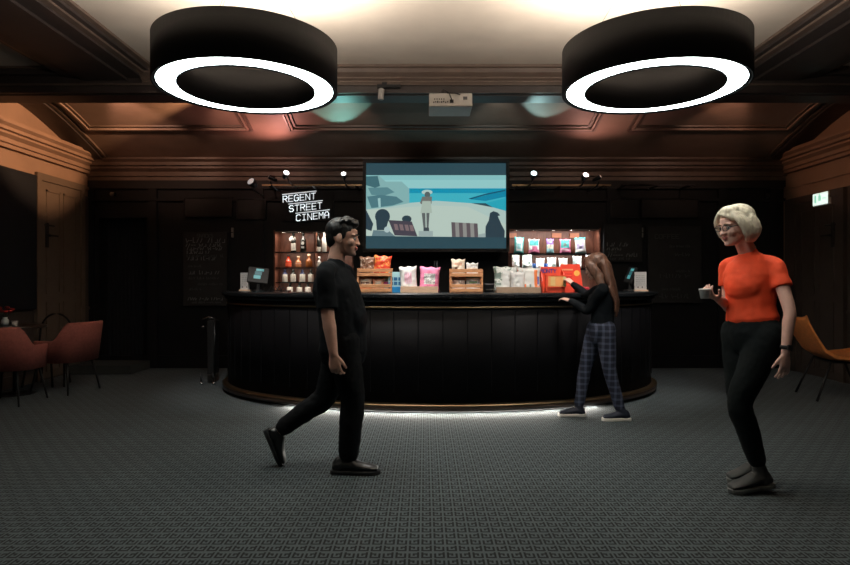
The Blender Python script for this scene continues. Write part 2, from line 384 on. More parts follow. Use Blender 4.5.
b.box((X0, YB-.05, 2.44), (X1, YB, 2.48), M['black']); b.box((X0, YB-.05, 2.62), (X1, YB, 2.74), M['black2'])
b.box((X0, YB-.03, 0), (X1, YB, .18), M['black'])
struct(b, 'trim_%d' % k); k += 1
# doorway leaf: dark double curtain set back in the opening
b = MB(); n = 60
rs = [[(DW[0]+(DW[1]-DW[0])*i/n, YB+.22+.03*sin(i*1.3), z) for i in range(n+1)] for z in (0.01, 1.1, 2.2)]
b.rings(rs, mat('blue_black_drape', (.006, .008, .012), .9), True, False, False); o = b.build('doorway_curtain'); tag(o, 'blue-black curtain hanging in the dark doorway beside the left wall', 'curtain')
# niches
def niche(nx, name, label, wine):
    x0, x1, z0, z1 = nx
    b = MB(); m = M['nichew']
    b.box((x0, YB+.33, z0), (x1, YB+.35, z1), m); b.box((x0-.0, YB, z0-.0), (x0+.02, YB+.33, z1), m); b.box((x1-.02, YB, z0), (x1, YB+.33, z1), m)
    b.box((x0+.02, YB, z0), (x1-.02, YB+.33, z0+.02), M['top']); b.box((x0+.02, YB, z1-.02), (x1-.02, YB+.33, z1), M['black2'])
    o = b.build(name); tag(o, label, 'shelf unit')
    for i in range(5):
        f = MB(); x = x0+(x1-x0)*(i+.5)/5
        f.lathe([(.035, 0), (.035, .012), (.02, .013)], M['chrome'], (x, YB+.12, z1-.034)); e = f.build('downlight', o)
    for zz, pw in ((z1-.04, 6 if not wine else 4.0), (1.655 if not wine else 1.68, 4.2 if not wine else 2.4), (1.435, 2), (1.22, 1.6)):
        q = area('shelf_fill_light', ((x0+x1)/2, YB+.05, zz), ((x0+x1)/2, YB+.17, zz-.3), pw, (1, .86, .72) if wine else (1, .97, .93), (x1-x0)*.9, .03)  # area lights added under each shelf to brighten its row
    return o
nl = niche(NL, 'bar_niche', 'lit wooden wall niche of bottle shelves under the cinema lettering', True)
nr = niche(NR, 'bar_niche', 'lit wooden wall niche of snack shelves to the right of the screen', False)
for o_, nx, zs in ((nl, NL, (1.255, 1.47, 1.70)), (nr, NR, (1.455, 1.675))):
    for z in zs:
        f = MB(); f.box((nx[0]+.021, YB+.03, z-.012), (nx[1]-.021, YB+.325, z), M['glass'] if o_ is nl else M['black'])
        f.box((nx[0]+.021, YB+.022, z-.014), (nx[1]-.021, YB+.03, z+.002), M['steel'] if o_ is nl else M['black'])
        f.build('shelf', o_)
for i, x in enumerate((-1.62,)):
    f = MB(); f.box((x-.012, YB+.02, NL[2]+.02), (x+.012, YB+.32, NL[3]-.02), M['nichew']); f.build('divider', nl)
for x in (1.30, 1.98, 2.25):
    f = MB(); f.box((x-.05, YB+.3, 1.93), (x+.09, YB+.325, 2.0), paint(.5, .16, .07)); f.build('price_card', nr)

# doors in side walls
def side_door(nm, xw, sg, y0, y1, z1, m):
    b = MB()
    def bb(d0, y0, z0, d1, y1, z1, m): b.box((min(xw+sg*d0, xw+sg*d1), y0, z0), (max(xw+sg*d0, xw+sg*d1), y1, z1), m)
    bb(.0, y0-.09, 0, .05, y0, z1+.09, m); bb(0, y1, 0, .05, y1+.09, z1+.09, m); bb(0, y0, z1, .05, y1, z1+.09, m)
    bb(.0, y0, .02, .03, y1, z1, m)
    for (a, c, e, f_) in ((.12, .46, .1, 1.0), (.54, .88, .1, 1.0), (.12, .46, 1.1, z1-.1), (.54, .88, 1.1, z1-.1)):
        ya, yb = y0+(y1-y0)*a, y0+(y1-y0)*c
        for q in ((ya, yb, e, e+.025), (ya, yb, f_-.025, f_), (ya, ya+.025, e, f_), (yb-.025, yb, e, f_)): bb(.03, q[0], q[2], .04, q[1], q[3], m)
    d = struct(b, nm)
    h = MB(); yh = y0+.12
    def hb(d0, y0, z0, d1, y1, z1): h.box((min(xw+sg*d0, xw+sg*d1), y0, z0), (max(xw+sg*d0, xw+sg*d1), y1, z1), M['black2'], bev=.004)
    hb(.03, yh-.03, 1.70, .045, yh+.03, 2.02); hb(.045, yh-.01, 1.84, .09, yh+.01, 1.87); hb(.07, yh-.01, 1.845, .09, yh+.16, 1.868); hb(.03, yh-.05, 1.98, .04, yh+.16, 2.0)
    h.build('door_handle', d)
    return d
side_door('door_1', X0+.008, 1, 7.62, 8.5, 2.55, mat('taupe_door_paint', (.13, .095, .07), .5))
side_door('door_2', X1-.01, -1, 7.55, 8.45, 2.35, M['walld'])
# large black board panel on left wall
b = MB(); b.box((X0+.008, 4.2, .92), (X0+.09, 7.47, 2.585), mat('blue_black_panel', (.008, .010, .014), .5), bev=.005)
tag(b.build('wall_board'), 'large black board fixed on the left wall before the door', 'board')
# low platform step by the doorway
b = MB(); b.box((-4.85, 8.15, 0), (-4.0, 8.74, .12), mat('green_grey_step', (.03, .035, .035), .8), bev=.01); tag(b.build('low_step'), 'low grey carpeted step in front of the dark doorway', 'step')
# dark transom panels above bar
for i, (xa, xb, za, zb, lab) in enumerate(((-3.5, -2.82, 2.22, 2.48, 'plain dark recessed panel above the left chalkboard'), (-2.74, -2.33, 2.18, 2.46, 'dark framed panel left of the cinema lettering'),
                              (2.72, 3.12, 2.2, 2.46, 'dark framed panel above the small right chalkboard'), (3.16, 3.98, 2.2, 2.46, 'wide dark panel above the tall right chalkboard'))):
    f = MB(); f.box((xa, YB-.055, za), (xb, YB-.002, zb), M['black2']); fr = M['steel'] if i in (1, 2) else M['black']
    o = f.build('wall_panel'); tag(o, lab, 'panel')
    g = MB(); w_ = .012
    g.box((xa-w_, YB-.07, za-w_), (xb+w_, YB-.02, za), fr); g.box((xb, YB-.07, za), (xb+w_, YB-.02, zb), fr); g.box((xa-w_, YB-.07, za), (xa, YB-.02, zb), fr); g.box((xa-w_, YB-.07, zb), (xb+w_, YB-.02, zb+w_), fr)
    g.build('panel_frame', o)

# ------------------------------------------------------------------ RING LAMPS
def ring_lamp(x, label):
    r1, r0, z0, z1, y = .585, .43, 2.518, 2.803, 3.95
    t = thing('ring_pendant_lamp', label, 'ceiling lamp', (x, y, z0), 0, 'round pendant lamps under the ceiling')
    h = z1-z0
    b = MB(); n = 96
    def rg(r, z): return [(r*cos(2*pi*i/n), r*sin(2*pi*i/n), z) for i in range(n)]
    b.rings([rg(r1-.012, .012), rg(r1-.012, 0), rg(r1, 0), rg(r1, h), rg(r1-.012, h), rg(r1-.012, h-.02)], M['lampk'], True, False); b.build('outer_shade', t)
    b = MB(); b.rings([rg(r0+.008, .012), rg(r0+.008, 0), rg(r0, 0), rg(r0, h), rg(r0+.008, h), rg(r0+.008, h-.02)], M['lampk'], True, False); b.build('inner_shade', t)
    b = MB(); b.rings([rg(r0+.008, .008), rg(r1-.03, .008)], M['ring'], False, False); b.build('lower_diffuser', t)
    b = MB(); b.rings([rg(r1-.03, .009), rg(r1-.012, .009)], M['lampk'], False, False); b.build('shadow_gap', t)
    b = MB(); b.rings([rg(r0+.008, h-.02), rg(r1-.012, h-.02)], M['ringup'], False, False); b.build('upper_diffuser', t)
    for i in range(3):
        a = 2*pi*i/3+.5; q = .505
        b = MB(); b.tube([(q*cos(a), q*sin(a), h-.02), (q*cos(a)*.15, q*sin(a)*.15, ZC-z0-.03)], .0015, M['steel'], 6); b.build('suspension_cable', t)
    b = MB(); b.lathe([(.11, 0), (.11, .03)], M['lampk'], (0, 0, ZC-z0-.03)); b.build('ceiling_rose', t)
ring_lamp(CX-1.338, 'black ring pendant lamp with glowing rim, the one above the man in black')
ring_lamp(CX+1.332, 'black ring pendant lamp with glowing rim, the one nearer the woman in orange')

# ------------------------------------------------------------------ BAR
BC, BA, BBv = (CX, 7.4), 2.6, 1.76
def arc(da, n=72, yend=8.1):
    """plan outline of the bar front offset by da; from left back around the front to right back"""
    pts = [(BC[0]-BA-da, yend)]
    for i in range(n+1):
        a = pi + pi*i/n; pts.append((BC[0]+(BA+da)*cos(a), BC[1]+(BBv+da)*sin(a)))
    pts.append((BC[0]+BA+da, yend)); return pts
def band(mb, prof, m, smooth=True, yend=8.1, closedprof=True):
    """prof: list of (offset, z) swept along the arc"""
    rs = [[(x, y, z) for x, y in arc(d, yend=yend)] for d, z in prof]
    if closedprof: rs.append(rs[0])
    vr = [[mb.v(p) for p in r] for r in rs[:-1]] if closedprof else [[mb.v(p) for p in r] for r in rs]
    N = len(vr); n = len(vr[0])
    for a in range(N if closedprof else N-1):
        c = (a+1) % N
        for i in range(n-1): mb.f([vr[a][i], vr[a][i+1], vr[c][i+1], vr[c][i]], m, smooth)
    if closedprof:
        mb.f([r[0] for r in vr], m); mb.f([r[-1] for r in vr][::-1], m)
bar = thing('curved_bar', 'long curved black bar counter with brass lines in the middle of the room', 'bar counter', (CX, 7.4, 0))
def bpart(mb, name, **kw):
    o = mb.build(name, **kw); o.parent = bar; o.matrix_parent_inverse = Matrix.Translation((-CX, -7.4, 0)); return o
b = MB(); band(b, [(-.06, .09), (-.06, 1.09), (-.16, 1.09), (-.16, .09)], M['gloss']); bpart(b, 'front_panel')
b = MB(); n = 34                                       # raised vertical seams of the panel
for i in range(1, n):
    a = pi+pi*i/n; x, y = BC[0]+(BA-.058)*cos(a), BC[1]+(BBv-.058)*sin(a)
    b.box((x-.003, y-.004, .2), (x+.003, y+.004, .98), M['gloss'], rz=math.atan2(cos(a)/BA*-1, sin(a)/BBv))
bpart(b, 'panel_seams')
b = MB(); band(b, [(-.10, .035), (0, .035), (0, .085), (-.04, .10), (-.10, .10)], M['brown']); bpart(b, 'plinth')
b = MB(); band(b, [(-.045, .095), (.004, .082), (.004, .092), (-.045, .105)], M['brass']); bpart(b, 'plinth_brass_strip')
b = MB(); band(b, [(-.16, 0), (-.08, 0), (-.08, .035), (-.16, .035)], M['black2']); bpart(b, 'recessed_base')
b = MB(); band(b, [(-.058, 1.005), (-.045, 1.005), (-.045, 1.02), (-.058, 1.02)], M['brass']); bpart(b, 'upper_brass_strip')
b = MB(); band(b, [(-.62, 1.10), (.0, 1.10), (.012, 1.112), (.012, 1.136), (.0, 1.148), (-.62, 1.148)], M['top'], False); bpart(b, 'countertop')
b = MB(); band(b, [(-.08, 1.04), (-.02, 1.075), (-.02, 1.10), (-.1, 1.10)], M['top']); bpart(b, 'counter_moulding')
b = MB()    # led strip glowing under the plinth
full = [[(x, y, z) for x, y in arc(d)] for d, z in ((-.062, .034), (-.060, .024))]
i0, i1 = 22, 53
b.rings([full[0][i0:i1], full[1][i0:i1]], mat('led_strip', (1, 1, 1), .5, emis=170, ecol=(1, .95, .86)), False, False, False); bpart(b, 'under_light')
# back counter below the niches
b = MB(); b.box((-2.3, 8.3, .0), (2.65, 8.72, .86), M['black'], bev=.01); o = b.build('back_counter'); tag(o, 'low black work counter along the wall behind the bar', 'counter')
f = MB(); f.box((-2.32, 8.27, .86), (2.67, 8.75, .9), M['top'], bev=.004); f.build('worktop', o)

# ------------------------------------------------------------------ SCREEN
sx0, sx1, sz0, sz1, sy = -.863, 1.17, 1.675, 2.955, 8.30
t = thing('projection_screen', 'large black-framed screen showing a beach film scene above the bar', 'screen', ((sx0+sx1)/2, sy+.05, sz0))
def sp(mb, name, parent=t, **kw):
    o = mb.build(name, **kw); o.parent = parent; o.matrix_parent_inverse = Matrix.Translation((-(sx0+sx1)/2, -sy-.05, -sz0)); return o
b = MB(); w_ = .045
b.box((sx0, sy, sz0), (sx1, sy+.1, sz0+w_), M['black2']); b.box((sx0, sy, sz1-w_), (sx1, sy+.1, sz1), M['black2']); b.box((sx0, sy, sz0+w_), (sx0+w_, sy+.1, sz1-w_), M['black2']); b.box((sx1-w_, sy, sz0+w_), (sx1, sy+.1, sz1-w_), M['black2'])
b.box((sx0+w_, sy+.05, sz0+w_), (sx1-w_, sy+.1, sz1-w_), M['black2']); sp(b, 'screen_frame')
b = MB(); b.box((-.6, sy+.1, 2.2), (-.5, 8.58, 2.3), M['steel']); b.box((.8, sy+.1, 2.2), (.9, 8.58, 2.3), M['steel']); b.box((-.65, 8.56, 2.1), (.95, 8.59, 2.4), M['steel']); b.box((-.62, 8.58, 2.16), (-.48, YB, 2.34), M['steel']); b.box((.78, 8.58, 2.16), (.92, YB, 2.34), M['steel']); sp(b, 'wall_bracket')
def FX(u): return sx0+w_+u*(sx1-sx0-2*w_)
def FZ(v): return sz0+w_+v*(sz1-sz0-2*w_)
E = 1.0
def gm(name, r, g, bb_): 
    lin = [((c/255+.055)/1.055)**2.4 if c > 10 else c/3294 for c in (r, g, bb_)]
    m = mat('film_'+name, (.02, .02, .02), .6, emis=E, ecol=lin, spec=.1); 
    return m
b = MB(); yl = [sy+.048]
def flat(poly, m):
    vs = [b.v((FX(u), yl[0], FZ(v))) for u, v in poly]; b.f(vs, m); yl[0] -= .0006
flat([(0, 0), (1, 0), (1, 1), (0, 1)], gm('letterbox', 44, 72, 82))
px = lambda x, y: ((x-30)/785, 1-(y-35)/485)        # coordinates of the 850x548 study crop
def pf(pts, m): flat([px(*p) for p in pts], m)
pf([(30, 103), (815, 103), (815, 180), (30, 180)], gm('sky', 142, 196, 196))
pf([(30, 103), (815, 103), (815, 130), (30, 130)], gm('sky_high', 130, 186, 188))
pf([(250, 178), (815, 178), (815, 205), (250, 205)], gm('sea', 22, 142, 172))
pf([(250, 205), (815, 205), (815, 262), (250, 262)], gm('surf', 62, 172, 188))
pf([(30, 240), (250, 262), (420, 248), (620, 262), (815, 300), (815, 457), (30, 457)], gm('sand', 168, 192, 186))
pf([(30, 300), (180, 290), (400, 275), (600, 282), (700, 330), (815, 380), (815, 457), (30, 457)], gm('sand_near', 178, 196, 186))
pf([(620, 240), (815, 184), (815, 225), (700, 250)], gm('headland', 20, 130, 160))
pf([(700, 262), (815, 232), (815, 306), (740, 285)], gm('water', 40, 160, 180))
pf([(605, 236), (700, 208), (810, 186), (812, 193), (700, 216), (620, 240)], gm('rope', 20, 80, 105))
pf([(30, 110), (100, 105), (140, 140), (230, 140), (272, 180), (272, 262), (150, 285), (30, 297)], gm('rock_light', 128, 172, 172))
pf([(30, 110), (95, 108), (108, 165), (80, 175), (30, 160)], gm('rock_dark', 62, 104, 112))
pf([(40, 175), (150, 172), (190, 200), (130, 220), (60, 215)], gm('rock_mid', 88, 132, 138))
pf([(35, 225), (110, 215), (200, 225), (240, 255), (180, 275), (60, 290)], gm('rock_low', 76, 118, 126))
pf([(95, 235), (110, 232), (112, 285), (100, 288)], gm('spill', 150, 190, 190))
def ell(cx, cy, rx, ry, m, n=18): pf([(cx+rx*cos(2*pi*i/n), cy+ry*sin(2*pi*i/n)) for i in range(n)], m)
dk = gm('silhouette', 44, 62, 72); br = gm('chair_back', 70, 66, 76)
ell(372, 200, 31, 14, gm('hat', 170, 196, 190)); ell(374, 214, 16, 17, gm('face', 84, 96, 98))
pf([(345, 225), (400, 225), (397, 265), (350, 262), (345, 270), (332, 262)], gm('arms', 110, 112, 108))
pf([(346, 250), (392, 250), (400, 318), (335, 318)], gm('dress', 164, 180, 168))
pf([(342, 318), (362, 318), (364, 405), (352, 405)], gm('leg', 92, 98, 98)); pf([(368, 318), (386, 318), (380, 405), (370, 405)], gm('leg', 92, 98, 98))
pf([(352, 400), (382, 400), (384, 420), (352, 420)], gm('feet', 60, 70, 76)); pf([(325, 420), (405, 420), (405, 450), (325, 448)], gm('towel', 150, 166, 164))
ell(122, 338, 42, 43, dk); pf([(85, 350), (155, 360), (140, 415), (90, 415)], dk); pf([(30, 300), (70, 380), (60, 420), (30, 410)], dk)
pf([(70, 415), (160, 420), (200, 457), (60, 457)], gm('shirt', 100, 124, 130))
ell(147, 412, 16, 17, gm('ball', 170, 190, 190)); ell(258, 352, 27, 20, dk)
pf([(155, 358), (286, 366), (318, 450), (190, 445)], br)
for q in ((185, 380), (215, 382), (245, 384), (272, 386)):
    pf([(q[0], q[1]), (q[0]+20, q[1]+1), (q[0]+28, q[1]+35), (q[0]+8, q[1]+34)], gm('weave', 122, 104, 106))
for i in range(7):
    xa = 508+i*21; xb = xa+21; dd = lambda x: (x-508)*.09
    pf([(xa, 370+dd(xa)*.6), (xb, 370+dd(xb)*.6), (xb+4, 455), (xa+4, 455)], gm('stripe%d' % (i % 2), *((92, 84, 88) if i % 2 == 0 else (138, 138, 134))))
pf([(725, 318), (745, 308), (768, 316), (782, 332), (768, 336), (790, 385), (808, 420), (806, 457), (698, 457), (700, 395), (718, 360)], dk)
pf([(660, 440), (700, 432), (700, 457), (660, 457)], gm('towel', 150, 166, 164))
pf([(30, 448), (815, 457), (815, 520), (30, 520)], gm('letterbox', 44, 72, 82))
sp(b, 'film_picture')
# the screen's glow reaches the goods on the bar
# ------------------------------------------------------------------ LETTERING
b = MB(); lt = glow('lit_white_letters', (.85, .9, .92), .62); s_ = 1/68.4; yl_ = 8.745
def LX(px_): return (px_-425)/600*8.745
def LZ(py_): return 1.25-(py_-282.5)/600*8.745
sh = .105
for txt, x0, z0, wd_ in (('REGENT', 283.2, 202.3, 34), ('STREET', 289.5, 211.8, 34), ('CINEMA', 296.5, 221, 34)):
    cw = wd_/6*.70*8.745/600; gp = wd_/6*.30*8.745/600
    write(b, txt, LX(x0), yl_, LZ(z0), cw, .086, gp, .0115, .012, lt, sh)
    xa, xb = LX(x0)-.01, LX(x0)+6*(cw+gp)-gp+.01
    b.seg((xa, yl_, LZ(z0)+.112), (xb, yl_, LZ(z0)+.112+(xb-xa)*sh), .011, .012, lt)
b2 = b; o = b.build('wall_lettering'); tag(o, 'white slanted cinema name lettering on the black wall left of the screen', 'sign')
f = MB(); f.box((LX(282), yl_, LZ(221)), (LX(333), YB, LZ(194)), M['black']); f.build('sign_backing', o)

# ------------------------------------------------------------------ RAILS, SPOTS, SENSORS, PROJECTOR
for i, (xa, xb, lab) in enumerate(((262, 362, 'thin brass rail above the cinema lettering'), (512, 611, 'thin brass rail to the right of the screen'), (621, 695, 'faint dark rail above the right chalkboards'))):
    y = 8.45; z = 1.25+97.3/600*y; xa = (xa-425)/600*y; xb = (xb-425)/600*y
    f = MB(); f.box((xa, y-.012, z-.012), (xb, y+.012, z+.012), M['brass'] if i < 2 else M['steel'], bev=.002)
    o = f.build('wall_rail'); tag(o, lab, 'rail')
    for q in (.06, .5, .94):
        f = MB(); x = xa+(xb-xa)*q; f.box((x-.01, y+.012, z-.01), (x+.01, YB, z+.01), M['steel']); f.build('rail_bracket', o)
# heads face outward so the camera sees their lit lenses: rotate +90 about X -> lens toward -Y
def fix(px_, py_, lab, col, s, yaw, r=.045, w=1.0):
    y = 8.12; x = (px_-425)/600*y; z = 1.25+(282.5-py_)/600*y
    t = thing('spotlight', lab, 'spotlight', (x, y, z), 0, 'small spotlights along the rails')
    Rm = Matrix.Rotation(yaw, 4, 'Z') @ Matrix.Rotation(R(62), 4, 'X')
    f = MB(); f.T = Rm; f.lathe([(.01, -.12), (r*.6, -.115), (r*.75, -.07), (r, -.03), (r, 0), (r*.9, 0), (r*.85, -.01)], M['steel'], cap=False); f.build('lamp_head', t)
    f = MB(); f.T = Rm; f.lathe([(r*.9, -.008), (r*.6, .004), (.003, .008)], glow('spot_lens_%d' % px_, col, s)); f.build('lens', t)
    f = MB(); f.tube([(0, .05, -.05), (0, .15, -.10), (0, .4, -.11), (0, .64, -.11)], .01, M['steel']); f.build('bracket', t)
fix(286.5, 172.5, 'small lit spotlight above the word REGENT', (1, .88, .82), 4, .5)
fix(343.5, 173.5, 'small lit spotlight beside the upper left corner of the screen', (1, .97, .95), 4, .0, .038)
fix(534, 173, 'small teal-white glowing spotlight just right of the screen', (.75, 1, 1), 5, .0, .045)
fix(586, 174.5, 'small pink-white glowing spotlight on the right rail', (1, .72, .68), 5, .1, .045)
fix(250.5, 181, 'round half-lit globe spotlight at the far left end of the row', (.55, .52, .5), .6, -.4, .06)
fix(269, 176.5, 'tiny unlit spotlight turned sideways beside the globe one', (.35, .28, .25), .35, -1.3, .032)
fix(600.5, 176.5, 'tiny spotlight turned sideways at the right end of the row', (.8, .55, .45), .8, 1.2, .032)
# small sensors
for px_, py_, lab in ((113.5, 194.5, 'small round white sensor on the black wall left of the bar'), (766, 196, 'small grey sensor on the back wall near the exit sign')):
    y = YB; f = MB(); f.lathe([(.03, 0), (.028, .02), (.012, .03)], M['offw'] if px_ < 200 else M['steel'], ((px_-425)/600*y, y-.035, 1.25+(282.5-py_)/600*y), axis='Y'); 
    f.box(((px_-425)/600*y-.03, y-.035, 1.25+(282.5-py_)/600*y-.03), ((px_-425)/600*y+.03, y, 1.25+(282.5-py_)/600*y+.03), M['steel'])
    tag(f.build('wall_sensor'), lab, 'sensor')
for px_, lab in ((232, 'slim pale wall hook beside the left chalkboard'), (642.5, 'slim pale wall hook beside the tall right chalkboard')):
    y = YB-.05; x = (px_-425)/600*y; z = 1.25+50/600*y
    f = MB(); f.box((x-.012, y, z-.07), (x+.012, y+.048, z+.07), M['offw'], bev=.003); o = tag(f.build('wall_hook'), lab, 'hook')
    f = MB(); f.box((x-.014, y-.012, z-.006), (x+.014, y, z+.006), M['steel']); f.build('clasp', o)
# projector hanging from beam
py = 5.75; s6 = py/600
x0, x1 = (429-425)*s6, (472.5-425)*s6; zt, zb = 1.25+(282.5-93)*s6, 1.25+(282.5-106.5)*s6
t = thing('ceiling_projector', 'white projector with cables hung from the dark beam in front of the screen', 'projector', ((x0+x1)/2, py+.2, zb))
def pp(mb, name): o = mb.build(name); o.parent = t; o.matrix_parent_inverse = Matrix.Translation((-(x0+x1)/2, -py-.2, -zb)); return o
b = MB(); b.box((x0, py, zb), (x1, py+.35, zt), M['offw'], bev=.01); pp(b, 'housing')
b = MB(); z_ = (zt+zb)/2
for q in range(8): b.box((x0+.04+q*.019, py-.003, z_-.03+(q % 2)*.004), (x0+.052+q*.019, py, z_-.018+(q % 3)*.004), M['black2'])
for q in range(5): b.box((x0+.05+q*.022, py-.003, z_+.0), (x0+.06+q*.022, py, z_+.012), M['black2'])
b.box((x0+.20, py-.01, z_-.03), (x0+.235, py, z_+.0), M['black2']); b.box((x1-.09, py-.003, z_), (x1-.05, py, z_+.03), M['steel']); pp(b, 'socket_panel')
b = MB(); b.tube([(x0+.22, py-.012, z_-.01), (x0+.19, py-.05, z_+.05), (x0+.14, py-.01, zt+.035), (x0+.12, py+.2, zt+.05), (x0+.12, py+.5, 3.24)], .005, M['black2']); b.tube([(x0+.17, py-.02, zt-.005), (x0+.25, py-.03, zt-.01), (x1-.12, py-.01, zt-.018)], .006, M['black2']); pp(b, 'cable')
b = MB(); b.tube([((x0+x1)/2, py+.22, zt), ((x0+x1)/2, py+.25, zt+.05), ((x0+x1)/2, py+.52, 3.22)], .016, M['steel']); b.box(((x0+x1)/2-.1, py+.12, zt), ((x0+x1)/2+.1, py+.3, zt+.012), M['steel']); pp(b, 'ceiling_mount')
# white cylinder spotlight on a short black track
y = 6.16; x = (382-425)/600*y; zt = 1.25+(282.5-88)/600*y
t = thing('track_spotlight', 'white cylinder spotlight on a short black track at the beam', 'spotlight', (x, y, zt))
b = MB(); b.box((-.05, -.02, 0), (.19, .02, .03), M['black2']); b.box((-.0, .0, .02), (.05, .04, .06), M['black2']); b.build('track', t)
b = MB(); b.T = Matrix.Rotation(.06, 4, 'Y'); b.lathe([(.028, -.115), (.031, -.11), (.031, -.01), (.02, 0)], M['offw'], (-.005, 0, -.005)); b.build('lamp_head', t)
# dark spotlight under beam, below the left lamp
y = 6.4; x = (229.5-425)/600*y
t = thing('beam_spotlight', 'small black spotlight under the beam below the ring lamp', 'spotlight', (x, y, 3.20))
b = MB(); b.lathe([(.03, 0), (.03, -.015)], M['black2']); b.tube([(0, 0, 0), (0, 0, -.05)], .008, M['black2']); b.build('mount', t)
b = MB(); b.T = Matrix.Translation((0, 0, -.07)) @ Matrix.Rotation(1.2, 4, 'Y'); b.lathe([(.025, -.07), (.035, -.05), (.035, .05), (.03, .05), (.028, .03)], M['lampk']); b.build('lamp_head', t)
# exit sign on right wall
y = 7.0; 
t = thing('exit_sign', 'small lit green-white exit sign on the right wall', 'sign', (X1-.04, 7.86, 2.27))
b = MB(); b.box((-.04, -.15, -.01), (.03, .15, .16), M['white']); b.build('housing', t)
b = MB(); b.box((-.046, -.145, 0), (-.041, .145, .15), glow('sign_face', (.82, 1, .92), 1.0)); b.build('lit_face', t)
b = MB(); g_ = glow('sign_green', (.35, .75, .55), .8)
b.box((-.049, -.02, .05), (-.046, .03, .12), g_); b.box((-.049, -.0, .12), (-.046, .02, .145), g_)
b.box((-.049, .07, .03), (-.046, .11, .13), g_); b.box((-.049, -.12, .07), (-.046, -.05, .082), g_); b.build('pictogram', t)

# ------------------------------------------------------------------ CHALKBOARDS
def board(xa, xb, za, zb, lab, lines, head=None, m='chalk', nm='chalkboard'):
    y = YB-.075; X = lambda p: (p-425)/600*y; Z = lambda p: 1.25-(p-282.5)/600*y
    t = thing(nm, lab, 'chalkboard', (X((xa+xb)/2), y+.02, Z(zb)))
    inv = Matrix.Translation((-X((xa+xb)/2), -y-.02, -Z(zb)))
    b = MB(); b.box((X(xa), y, Z(zb)), (X(xb), YB-.002, Z(za)), mat('chalkboard_black', (.011, .012, .0135), .7, nscale=6, namt=.3), bev=.004); o = b.build('board', t); o.matrix_parent_inverse = inv
    b = MB()
    for (xl, xr, zl, h, mm) in lines: scribble(b, X(xl), X(xr), y, Z(zl), h, .009, M[mm])
    if head: write(b, head[0], X(head[1]), y, Z(head[2]), head[3], head[4], head[3]*.35, .008, .002, M[head[5]])
    o = b.build('chalk_writing', t); o.matrix_parent_inverse = inv
board(183, 227, 232, 306, 'tall black chalkboard of handwritten menu lines left of the bar',
      [(186, 223, 242.5, .07, 'chalk'), (186, 221, 246.5, .05, 'chalk'), (187, 222, 250, .05, 'chalk'), (187, 210, 253.5, .045, 'chalk'), (187, 224, 257, .04, 'chalk2'), (188, 216, 260, .05, 'chalk'),
       (188, 203, 267, .03, 'chalk2'), (189, 220, 274, .05, 'chalk'), (188, 218, 279, .03, 'chalk2'), (198, 222, 285, .03, 'chalk2'), (189, 200, 290, .03, 'chalk2'), (188, 224, 300, .045, 'chalk'), (192, 222, 303, .02, 'chalk2')], ('SNACKS', 197, 237.5, .03, .05, 'chalk2'))
board(604, 642, 224, 262, 'small black chalkboard with a few chalk lines beside the girl',
      [(607, 632, 246, .06, 'chalk'), (607, 621, 250, .04, 'chalk'), (608, 618, 253, .03, 'chalk2'), (608, 640, 256.5, .05, 'chalk'), (609, 630, 259.5, .03, 'chalk2')])
board(648, 702, 226, 303, 'tall faint chalkboard headed with coffee at the right of the bar',
      [(670, 690, 247, .03, 'chalk2'), (675, 690, 256, .05, 'chalk2'), (676, 690, 272, .03, 'chalk2'), (660, 690, 277.5, .06, 'chalk2'), (662, 680, 290, .03, 'chalk2'), (659, 688, 298, .06, 'chalk2')], ('COFFEE', 655, 238.5, .045, .06, 'chalk2'))

# ------------------------------------------------------------------ BOTTLES
def bottle(x, z, r, h, glass, lab, label_col=None, cap=None, neck=.35, shape='wine', y=None, rect=(.12, .5)):
    y = y or YB+.14
    t = thing('bottle', lab, 'bottle', (x, y, z), 0, 'bottles in the lit wall niche')
    if shape == 'wine': pr = [(r*.92, 0), (r, .01), (r, h*.55), (r*.85, h*.63), (r*.38, h*.72), (r*.34, h*.95), (r*.4, h*.955), (r*.4, h)]
    elif shape == 'round': pr = [(r*.9, 0), (r, .008), (r, h*.45), (r*.9, h*.56), (r*.4, h*.66), (r*.36, h*.8), (r*.5, h*.82), (r*.5, h)]
    else: pr = [(r*.95, 0), (r, .006), (r, h*.66), (r*.7, h*.74), (r*.45, h*.78), (r*.45, h)]
    b = MB(); b.lathe(pr, glass, n=20); b.build('glass_body', t)
    if label_col:
        b = MB(); b.lathe([(r+.0015, h*rect[0]), (r+.0015, h*rect[1])], label_col, n=20, cap=False); b.build('paper_label', t)
    if cap:
        q = pr[-1][0]+.002; b = MB(); b.lathe([(q, h*.86), (q, h+.003)], cap, n=14); b.build('cap', t)
    return t
kg = mat('black_glass', (.006, .008, .007), .12); cg = mat('grey_clear_glass', (.45, .45, .43), .1); rg_ = mat('red_spirit_glass', (.55, .05, .02), .12); ag = mat('amber_spirit_glass', (.30, .10, .03), .12); og = mat('orange_spirit_glass', (.55, .22, .1), .12)
W_ = paint(.8, .78, .72); nvy = paint(.01, .015, .05); slv = mat('silver_label', (.62, .6, .55), .35, .3)
NX = lambda p: (p-425)/600*8.94
def q(px_, z, r, h, *a, **kk): return bottle(NX(px_), z, r, h, *a, **kk)
zt = 1.702
q(293.5, zt, .036, .29, kg, 'dark wine bottle with tall white label on the top shelf', W_, kg, rect=(.08, .46))
q(303.3, zt, .046, .30, kg, 'black bottle with round white emblem on the top shelf', None, kg)
q(318.3, zt, .040, .30, kg, 'dark bottle with low white label on the top shelf', W_, kg, rect=(.04, .26))
q(324.3, zt, .036, .29, mat('white_ceramic', (.75, .74, .7), .3), 'slim all-white bottle on the top shelf', None, M['white'], shape='sq')
q(334, zt, .036, .28, kg, 'plain dark bottle at the right end of the top shelf', paint(.3, .2, .1), kg)
